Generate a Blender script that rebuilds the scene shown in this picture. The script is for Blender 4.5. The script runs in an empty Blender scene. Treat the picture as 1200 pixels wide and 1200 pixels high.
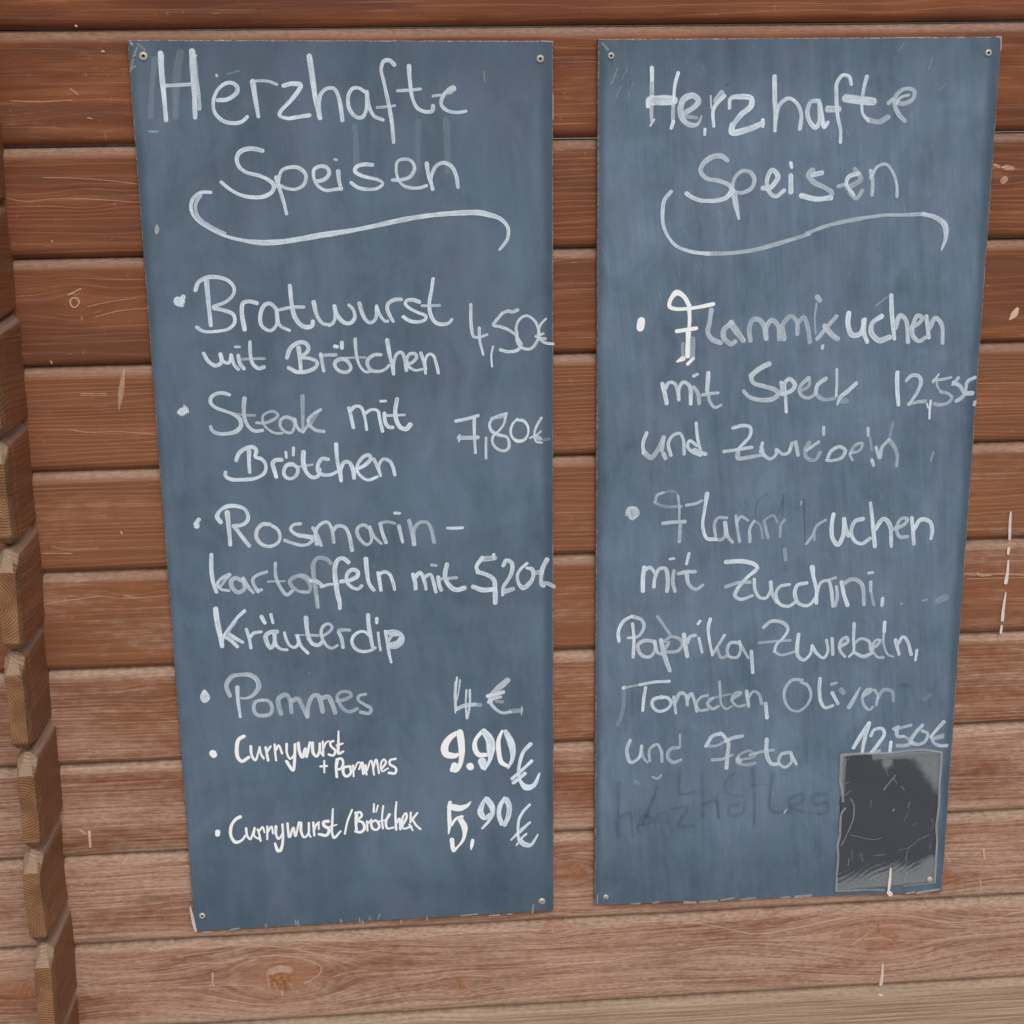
import bpy, math, random
import numpy as np
from mathutils import Matrix, Vector
random.seed(7)
rng = np.random.default_rng(7)
scene = bpy.context.scene
COL = scene.collection

# ------------------------------------------------------------------ camera
EYE = 1.62                      # eye height above the ground
cam_d = bpy.data.cameras.new('camera')
cam = bpy.data.objects.new('camera', cam_d)
COL.objects.link(cam)
cam_d.sensor_width = 36.0
cam_d.lens = 60.772
cam_d.clip_start = 0.05
cam_d.clip_end = 500
cam.matrix_world = (Matrix.Translation((0, -1.82536, EYE)) @ Matrix.Rotation(-0.089379, 4, 'Z')
                    @ Matrix.Rotation(math.pi/2 - 0.283190, 4, 'X') @ Matrix.Rotation(-0.008601, 4, 'Z'))
scene.camera = cam

# ------------------------------------------------------------------ daylight: hazy overcast, soft sun high in front of the wall
SUN_EL, SUN_AZ = 43, 6          # elevation, degrees to the right of straight out of the wall
world = bpy.data.worlds.new('World')
scene.world = world
world.use_nodes = True
wn = world.node_tree
bg = wn.nodes['Background']
sky = wn.nodes.new('ShaderNodeTexSky')
sky.sky_type = 'NISHITA'
sky.sun_disc = False
sky.sun_elevation = math.radians(SUN_EL)
sky.sun_rotation = math.radians(180 - SUN_AZ)
sky.air_density = 1.0
sky.dust_density = 3.0
wn.links.new(sky.outputs[0], bg.inputs[0])
bg.inputs[1].default_value = 0.11
sun_d = bpy.data.lights.new('sun', 'SUN')
sun_d.energy = 1.05
sun_d.angle = math.radians(28)
sun_d.color = (1.0, 0.96, 0.90)
sun = bpy.data.objects.new('sun', sun_d)
COL.objects.link(sun)
# direction towards the sun: in front of the wall (negative y), to the left (negative x)
az = math.radians(SUN_AZ)
el = math.radians(SUN_EL)
dsun = Vector((math.sin(az)*math.cos(el), -math.cos(az)*math.cos(el), math.sin(el)))
sun.rotation_euler = dsun.to_track_quat('Z', 'Y').to_euler()
sun.location = (-3, -5, 6)
scene.view_settings.view_transform = 'Standard'
scene.view_settings.look = 'None'
scene.view_settings.exposure = 0.09
scene.view_settings.gamma = 1.0
scene.view_settings.use_curve_mapping = False
scene.cycles.transparent_max_bounces = 32

# ------------------------------------------------------------------ helpers
def obj(name, mesh, mats=(), parent=None, loc=None, **props):
    o = bpy.data.objects.new(name, mesh)
    COL.objects.link(o)
    if mesh is not None:
        for m in (mats if isinstance(mats, (list, tuple)) else [mats]):
            if m and m.name not in [q.name for q in mesh.materials if q]:
                mesh.materials.append(m)
    if parent: o.parent = parent
    if loc: o.location = loc
    for k, v in props.items(): o[k] = v
    return o

def mesh_from(name, verts, faces, smooth=False, attrs=None, mat_idx=None):
    me = bpy.data.meshes.new(name)
    me.from_pydata([tuple(v) for v in verts], [], [tuple(f) for f in faces])
    if attrs:
        for k, arr in attrs.items():
            a = me.attributes.new(k, 'FLOAT', 'POINT')
            a.data.foreach_set('value', np.asarray(arr, dtype=np.float32))
    if smooth: me.polygons.foreach_set('use_smooth', [True]*len(me.polygons))
    if mat_idx is not None: me.polygons.foreach_set('material_index', mat_idx)
    me.update()
    return me

class NT:
    """tiny wrapper for node trees"""
    def __init__(s, name):
        s.m = bpy.data.materials.new(name); s.m.use_nodes = True
        s.t = s.m.node_tree; s.p = s.t.nodes['Principled BSDF']; s.out = s.t.nodes['Material Output']
    def n(s, typ, **kw):
        nd = s.t.nodes.new(typ)
        for k, v in kw.items(): setattr(nd, k, v)
        return nd
    def l(s, a, b): s.t.links.new(a, b)
    def set(s, sock, v):
        if hasattr(v, 'is_linked'): s.l(v, sock)
        else: sock.default_value = v
    def math(s, op, a, b=0.0, c=0.0, clamp=False):
        nd = s.n('ShaderNodeMath', operation=op, use_clamp=clamp)
        s.set(nd.inputs[0], a); s.set(nd.inputs[1], b); s.set(nd.inputs[2], c)
        return nd.outputs[0]
    def ramp(s, v, lo, hi, a=0.0, b=1.0, smooth=True):
        nd = s.n('ShaderNodeMapRange'); nd.interpolation_type = 'SMOOTHSTEP' if smooth else 'LINEAR'
        s.set(nd.inputs['Value'], v); s.set(nd.inputs['From Min'], lo); s.set(nd.inputs['From Max'], hi)
        s.set(nd.inputs['To Min'], a); s.set(nd.inputs['To Max'], b)
        return nd.outputs['Result']
    def noise(s, vec, scale, detail=2.0, rough=0.5, dist=0.0):
        nd = s.n('ShaderNodeTexNoise'); s.l(vec, nd.inputs['Vector'])
        nd.inputs['Scale'].default_value = scale; nd.inputs['Detail'].default_value = detail
        nd.inputs['Roughness'].default_value = rough; nd.inputs['Distortion'].default_value = dist
        return nd.outputs[0]
    def comb(s, x, y, z):
        nd = s.n('ShaderNodeCombineXYZ')
        s.set(nd.inputs[0], x); s.set(nd.inputs[1], y); s.set(nd.inputs[2], z)
        return nd.outputs[0]
    def sep(s, v):
        nd = s.n('ShaderNodeSeparateXYZ'); s.l(v, nd.inputs[0]); return nd.outputs
    def mix(s, f, a, b, mode='MIX'):
        nd = s.n('ShaderNodeMix', data_type='RGBA', blend_type=mode)
        s.set(nd.inputs[0], f)
        s.set(nd.inputs[6], a if hasattr(a, 'is_linked') else (*a, 1.0) if len(a) == 3 else a)
        s.set(nd.inputs[7], b if hasattr(b, 'is_linked') else (*b, 1.0) if len(b) == 3 else b)
        return nd.outputs[2]
    def attr(s, name):
        return s.n('ShaderNodeAttribute', attribute_name=name).outputs['Fac']
    def objco(s): return s.n('ShaderNodeTexCoord').outputs['Object']
    def bump(s, h, strength, dist):
        nd = s.n('ShaderNodeBump'); nd.inputs['Strength'].default_value = strength
        nd.inputs['Distance'].default_value = dist; s.l(h, nd.inputs['Height'])
        s.l(nd.outputs[0], s.p.inputs['Normal'])
    def base(s, c, rough=0.5, spec=0.5):
        s.set(s.p.inputs['Base Color'], c if hasattr(c, 'is_linked') else (*c, 1.0))
        s.set(s.p.inputs['Roughness'], rough)
        s.set(s.p.inputs['Specular IOR Level'], spec)

# ------------------------------------------------------------------ materials
def wood_material():
    """stained softwood: x = along the board, g = grain coordinate bent round the knots,
    wear = how far the stain has weathered plus light painted on edges, knot = knot wood, lid = number of the board"""
    N = NT('stained_log_wood')
    pos = N.objco(); X, Y, Z = N.sep(pos)
    g, wear_light, knot, lid = N.attr('g'), N.attr('wear_light'), N.attr('knot'), N.attr('lid')
    tone = N.attr('tone')
    lx = N.math('MULTIPLY_ADD', lid, 7.3, X)
    # fibres: very long in x, very fine across
    v1 = N.comb(N.math('MULTIPLY', lx, 7.0), N.math('MULTIPLY', g, 420.0), lid)
    fib = N.noise(v1, 1.0, 4.0, 0.62)
    v2 = N.comb(N.math('MULTIPLY', lx, 2.2), N.math('MULTIPLY', g, 120.0), lid)
    band = N.noise(v2, 1.0, 3.0, 0.55)
    # growth rings
    v3 = N.comb(N.math('MULTIPLY', lx, 3.0), N.math('MULTIPLY', g, 30.0), lid)
    wob = N.noise(v3, 1.0, 2.0, 0.5)
    ph = N.math('ADD', N.math('MULTIPLY', g, N.attr('rings')), N.math('MULTIPLY', wob, 4.0))
    fr = N.math('FRACT', ph)
    ring = N.math('MULTIPLY', N.ramp(fr, 0.0, 0.75), N.ramp(fr, 0.80, 1.0, 1.0, 0.0))
    # patches
    big = N.noise(N.comb(N.math('MULTIPLY', lx, 5.0), 0.0, N.math('MULTIPLY', Z, 22.0)), 1.0, 3.0, 0.6)
    spk = N.noise(N.comb(N.math('MULTIPLY', lx, 120.0), 0.0, N.math('MULTIPLY', Z, 420.0)), 1.0, 3.0, 0.7)
    spots = N.noise(N.comb(N.math('MULTIPLY', lx, 55.0), lid, N.math('MULTIPLY', Z, 150.0)), 1.0, 3.0, 0.6)
    dark = (0.080, 0.022, 0.010); mid = (0.195, 0.061, 0.026); light = (0.37, 0.150, 0.072)
    zone = N.noise(N.comb(N.math('MULTIPLY', lx, 6.5), lid, N.math('MULTIPLY', Z, 48.0)), 1.0, 2.0, 0.5)
    zmask = N.ramp(zone, 0.44, 0.64, 0.05, 1.0)
    hair = N.noise(N.comb(N.math('MULTIPLY', lx, 3.2), lid, N.math('MULTIPLY', g, 700.0)), 1.0, 2.0, 0.5)
    c = N.mix(N.ramp(fib, 0.30, 0.70), N.mix(0.68, dark, mid), mid)
    c = N.mix(N.math('MULTIPLY', N.math('MULTIPLY', ring, 0.17), zmask), c, light)
    c = N.mix(N.math('MULTIPLY', N.ramp(band, 0.36, 0.60, 0.17, 0.0), zmask), c, dark)
    c = N.mix(N.ramp(big, 0.42, 0.66, 0.0, 0.60), c, (0.30, 0.108, 0.042))
    film = N.noise(N.comb(N.math('MULTIPLY', lx, 4.0), N.math('MULTIPLY_ADD', lid, 3.1, 5.0), N.math('MULTIPLY', Z, 30.0)), 1.0, 3.0, 0.55)
    c = N.mix(N.ramp(film, 0.46, 0.64, 0.0, 0.55), c, (0.095, 0.034, 0.021))
    c = N.mix(N.ramp(tone, 0.0, 1.0, 0.0, 0.7), c, (0.31, 0.138, 0.068))
    # weathering: stain gone from the raised rings, grey-pink bare fibres
    wnoise = N.math('ADD', N.math('MULTIPLY', fib, 0.55), N.math('MULTIPLY', spots, 0.55))
    wm = N.math('ADD', N.math('MULTIPLY', wear_light, 1.05), N.math('MULTIPLY', N.math('SUBTRACT', wnoise, 0.55), 1.25))
    wm = N.math('ADD', wm, N.math('MULTIPLY', N.math('SUBTRACT', big, 0.5), 1.2))
    pale = N.mix(N.ramp(N.math('MULTIPLY_ADD', spk, 0.55, N.math('MULTIPLY', fib, 0.45)), 0.38, 0.62), (0.32, 0.190, 0.138), (0.60, 0.42, 0.32))
    pale = N.mix(N.ramp(ring, 0.2, 1.0, 0.0, 0.35), pale, (0.64, 0.46, 0.34))
    c = N.mix(N.ramp(wm, 0.22, 0.95, 0.0, 0.74), c, pale)
    zp = N.noise(N.comb(N.math('MULTIPLY', lx, 9.0), N.math('ADD', lid, 40.0), N.math('MULTIPLY', Z, 70.0)), 1.0, 2.0, 0.5)
    c = N.mix(N.math('MULTIPLY', N.ramp(hair, 0.56, 0.70), N.ramp(zp, 0.48, 0.64, 0.0, 0.60)), c, (0.50, 0.26, 0.145))
    pock = N.noise(N.comb(N.math('MULTIPLY', lx, 260.0), lid, N.math('MULTIPLY', Z, 85.0)), 1.0, 2.0, 0.5)
    c = N.mix(N.math('MULTIPLY', N.ramp(pock, 0.66, 0.74), N.ramp(zp, 0.44, 0.60, 0.0, 0.45)), c, (0.52, 0.30, 0.19))
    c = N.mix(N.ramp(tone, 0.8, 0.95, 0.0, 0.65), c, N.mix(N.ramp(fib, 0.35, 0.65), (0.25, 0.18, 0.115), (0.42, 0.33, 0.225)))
    c = N.mix(N.math('MULTIPLY', N.ramp(hair, 0.28, 0.42, 0.50, 0.0), N.ramp(zone, 0.42, 0.6, 0.25, 1.0)), c, (0.075, 0.026, 0.013))
    # tiny pale nicks where fibres have lifted
    nick = N.noise(N.comb(N.math('MULTIPLY', lx, 26.0), lid, N.math('MULTIPLY', g, 520.0)), 1.0, 2.0, 0.5)
    nk = N.math('MULTIPLY', N.ramp(nick, 0.66, 0.74), N.ramp(spots, 0.47, 0.6, 0.0, 0.55))
    c = N.mix(nk, c, (0.60, 0.36, 0.22))
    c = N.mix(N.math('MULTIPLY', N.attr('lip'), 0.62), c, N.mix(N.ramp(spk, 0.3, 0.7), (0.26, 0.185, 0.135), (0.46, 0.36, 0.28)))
    # knots
    kn = N.noise(pos, 220.0, 3.0, 0.6)
    kc = N.mix(N.ramp(kn, 0.35, 0.65), (0.22, 0.085, 0.035), (0.42, 0.20, 0.09))
    c = N.mix(N.ramp(N.attr('halo'), 0.0, 1.0, 0.0, 0.55), c, (0.34, 0.125, 0.052))
    c = N.mix(N.ramp(knot, 0.1, 0.9, 0.0, 0.75), c, kc)
    N.base(c, N.ramp(wm, 0.1, 0.9, 0.46, 0.85), 0.22)
    h = N.math('ADD', N.math('MULTIPLY', fib, 0.6), N.math('ADD', N.math('MULTIPLY', ring, 0.5), N.math('MULTIPLY', spk, 0.35)))
    N.bump(h, 0.60, 0.0011)
    return N.m

def endgrain_material():
    N = NT('end_grain_wood')
    pos = N.objco(); X, Y, Z = N.sep(pos)
    lid, tone = N.attr('lid'), N.attr('tone')
    # arcs of growth rings seen on the sawn end
    w = N.noise(pos, 60.0, 3.0, 0.6)
    dx = N.math('SUBTRACT', X, N.math('MULTIPLY_ADD', lid, 0.012, -0.41))
    dz = N.math('SUBTRACT', Z, N.attr('zc'))
    r = N.math('SQRT', N.math('ADD', N.math('MULTIPLY', dx, dx), N.math('MULTIPLY', dz, dz)))
    fr = N.math('FRACT', N.math('ADD', N.math('MULTIPLY', r, 330.0), N.math('MULTIPLY', w, 0.9)))
    ring = N.math('MULTIPLY', N.ramp(fr, 0.0, 0.7), N.ramp(fr, 0.8, 1.0, 1.0, 0.0))
    fine = N.noise(pos, 900.0, 3.0, 0.7)
    blot = N.noise(pos, 38.0, 3.0, 0.6)
    c = N.mix(N.ramp(blot, 0.3, 0.7), (0.19, 0.080, 0.034), (0.34, 0.170, 0.075))
    c = N.mix(N.math('MULTIPLY', ring, 0.35), c, (0.44, 0.25, 0.12))
    c = N.mix(N.ramp(fine, 0.35, 0.7, 0.35, 0.0), c, (0.18, 0.08, 0.035))
    c = N.mix(N.math('MULTIPLY', tone, 0.75), c, (0.42, 0.31, 0.215))
    N.base(c, 0.7, 0.3)
    N.bump(N.math('ADD', N.math('ADD', ring, fine), N.math('MULTIPLY', blot, 2.0)), 0.8, 0.0012)
    return N.m

def board_material(name, wx, hz, seed, streak, lift):
    """slate-coloured board with wiped chalk dust; object coordinates: x 0..wx, z 0..hz"""
    N = NT(name)
    pos = N.objco(); X, Y, Z = N.sep(pos)
    sx = N.math('ADD', X, seed)
    big = N.noise(N.comb(N.math('MULTIPLY', sx, 7.0), seed, N.math('MULTIPLY', Z, 5.0)), 1.0, 3.0, 0.55)
    med = N.noise(N.comb(N.math('MULTIPLY', sx, 30.0), seed, N.math('MULTIPLY', Z, 9.0)), 1.0, 3.0, 0.6)
    # wiping marks run down the board, a little slanted
    sl = N.math('ADD', sx, N.math('MULTIPLY', Z, 0.10))
    st = N.noise(N.comb(N.math('MULTIPLY', sl, 330.0), seed, N.math('MULTIPLY', Z, 14.0)), 1.0, 4.0, 0.65)
    st2 = N.noise(N.comb(N.math('MULTIPLY', sl, 110.0), seed, N.math('MULTIPLY', Z, 7.0)), 1.0, 3.0, 0.6)
    smear = N.noise(N.comb(N.math('MULTIPLY', sx, 16.0), seed, N.math('MULTIPLY', Z, 11.0)), 1.0, 4.0, 0.6, 1.6)
    haze = N.noise(N.comb(N.math('MULTIPLY', sl, 60.0), seed, N.math('MULTIPLY', Z, 38.0)), 1.0, 3.0, 0.65, 0.8)
    grain = N.noise(pos, 1500.0, 2.0, 0.6)
    dl = N.math('ADD', X, N.math('MULTIPLY', N.math('SUBTRACT', med, 0.5), 0.010))
    ew = [N.ramp(dl, 0.002, 0.012), N.ramp(N.math('SUBTRACT', wx, dl), 0.005, 0.015),
          N.ramp(N.math('ADD', Z, N.math('MULTIPLY', N.math('SUBTRACT', med, 0.5), 0.02)), 0.0, 0.150, 0.30, 1.0),
          N.ramp(N.math('SUBTRACT', hz, N.math('ADD', Z, N.math('MULTIPLY', med, 0.02))), -0.005, 0.075, 0.40, 1.0)]
    dust = N.math('MULTIPLY', N.math('MULTIPLY', ew[0], ew[1]), N.math('MULTIPLY', ew[2], ew[3]))
    a = N.math('ADD', lift, N.math('MULTIPLY', N.math('SUBTRACT', big, 0.5), 0.60))
    a = N.math('ADD', a, N.math('MULTIPLY', N.math('SUBTRACT', med, 0.5), 0.30+streak*0.6))
    a = N.math('ADD', a, N.math('MULTIPLY', N.math('SUBTRACT', st, 0.5), streak))
    a = N.math('ADD', a, N.math('MULTIPLY', N.math('SUBTRACT', st2, 0.5), streak*0.8))
    a = N.math('ADD', a, N.math('MULTIPLY', N.math('SUBTRACT', smear, 0.5), 0.40+0.5*streak))
    a = N.math('ADD', a, N.math('MULTIPLY', N.math('SUBTRACT', haze, 0.5), 0.9*streak))
    a = N.math('ADD', a, N.math('MULTIPLY', N.math('SUBTRACT', grain, 0.5), 0.12))
    a = N.math('MULTIPLY', a, N.math('MULTIPLY_ADD', dust, 0.58, 0.42), clamp=True)
    c = N.mix(a, (0.028, 0.052, 0.077), (0.182, 0.268, 0.368))
    hue = N.noise(N.comb(N.math('MULTIPLY', sx, 14.0), 4.0, N.math('MULTIPLY', Z, 9.0)), 1.0, 2.0, 0.5)
    c = N.mix(N.ramp(hue, 0.40, 0.65, 0.0, 0.12), c, (0.20, 0.205, 0.30))
    # pale hairline scratches
    sc = N.noise(N.comb(N.math('MULTIPLY', N.math('ADD', X, N.math('MULTIPLY', Z, 0.35)), 700.0), seed, N.math('MULTIPLY', Z, 60.0)), 1.0, 2.0, 0.5)
    sp = N.noise(N.comb(N.math('MULTIPLY', sx, 12.0), 9.0, N.math('MULTIPLY', Z, 12.0)), 1.0, 2.0, 0.5)
    c = N.mix(N.math('MULTIPLY', N.ramp(sc, 0.66, 0.76), N.ramp(sp, 0.50, 0.66, 0.0, 0.30)), c, (0.42, 0.5, 0.56))
    N.base(c, 0.62, 0.35)
    N.bump(N.math('ADD', st, grain), 0.12, 0.0004)
    return N.m

def stroke_material(name, col, ghost_col, rim=0.35, soft=1.0):
    """chalk / paint lying on a surface as a thin film: v across, e past the ends, u along, o = cover"""
    N = NT(name)
    pos = N.objco()
    v, e, o = N.attr('v'), N.attr('e'), N.attr('o')
    nz = N.noise(pos, 1100.0, 3.0, 0.7)
    nw = N.noise(pos, 55.0, 3.0, 0.6)
    nz2 = N.noise(pos, 140.0, 3.0, 0.6)
    u = N.attr('u')
    brs = N.noise(N.comb(N.math('MULTIPLY', u, 60.0), N.math('MULTIPLY', v, 2.6), N.attr('sd')), 1.0, 3.0, 0.6)
    r = N.math('SQRT', N.math('ADD', N.math('MULTIPLY', v, v), N.math('MULTIPLY', e, e)))
    r = N.math('ADD', r, N.math('MULTIPLY', N.math('SUBTRACT', nz2, 0.5), 0.22))
    isg = N.math('LESS_THAN', o, 0.0)
    body = N.ramp(r, N.math('MULTIPLY_ADD', isg, -0.60, 0.62), 1.02, 1.0, 0.0)
    rimv = N.math('MULTIPLY', N.ramp(r, 0.45, 0.78), rim)
    k = N.math('ADD', N.math('ADD', 1.0 - rim*0.55, rimv), N.math('MULTIPLY', N.math('SUBTRACT', brs, 0.5), 0.95*soft))
    k = N.math('ADD', k, N.math('MULTIPLY', N.math('SUBTRACT', nz, 0.5), 1.1*soft))
    k = N.math('ADD', k, N.math('MULTIPLY', N.math('SUBTRACT', nw, 0.5), 0.7*soft))
    ab = N.math('ABSOLUTE', o)
    al = N.math('MULTIPLY', N.math('MULTIPLY', body, k), ab, clamp=True)
    c = N.mix(isg, col, ghost_col)
    N.base(c, 0.85, 0.15)
    N.l(al, N.p.inputs['Alpha'])
    return N.m

def plain(name, col, rough=0.5, metal=0.0, nscale=200.0, var=0.25):
    N = NT(name)
    nz = N.noise(N.objco(), nscale, 3.0, 0.6)
    N.base(N.mix(N.ramp(nz, 0.3, 0.7), tuple(x*(1-var) for x in col), tuple(min(1, x*(1+var)) for x in col)), rough)
    N.p.inputs['Metallic'].default_value = metal
    return N.m

M_WOOD = wood_material()
M_END = endgrain_material()
M_CHALK = stroke_material('chalk_marker', (0.78, 0.90, 1.0), (0.055, 0.075, 0.10), 0.25)
M_MARKER = stroke_material('paint_marker', (0.92, 0.95, 0.96), (0.05, 0.07, 0.09), 0.1, 0.25)
M_DROP = stroke_material('dried_dropping', (0.80, 0.72, 0.66), (0.05, 0.03, 0.02), 0.1, 0.9)
M_CHIP = stroke_material('bare_wood_chip', (0.72, 0.48, 0.34), (0.06, 0.02, 0.01), 0.1, 1.3)
M_RIDGE = stroke_material('worn_grain_ridge', (0.80, 0.62, 0.48), (0.12, 0.045, 0.022), 0.0, 1.4)
M_EDGECHIP = stroke_material('chipped_board_edge', (0.62, 0.60, 0.57), (0.10, 0.06, 0.04), 0.1, 1.2)
M_WELD = stroke_material('creased_film', (0.46, 0.48, 0.47), (0.05, 0.06, 0.07), 0.3, 1.0)
M_RIM = plain('board_core', (0.26, 0.21, 0.185), 0.7, 0, 260.0, 0.7)
M_SCREW = plain('galvanised_screw', (0.52, 0.52, 0.45), 0.45, 0.35, 900.0, 0.3)
M_SOCKET = plain('screw_socket', (0.03, 0.03, 0.03), 0.6)
M_PAVE = plain('grey_paving', (0.24, 0.23, 0.21), 0.9, 0, 9.0, 0.25)
M_DARK = plain('dark_gap', (0.02, 0.01, 0.006), 0.95)
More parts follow.
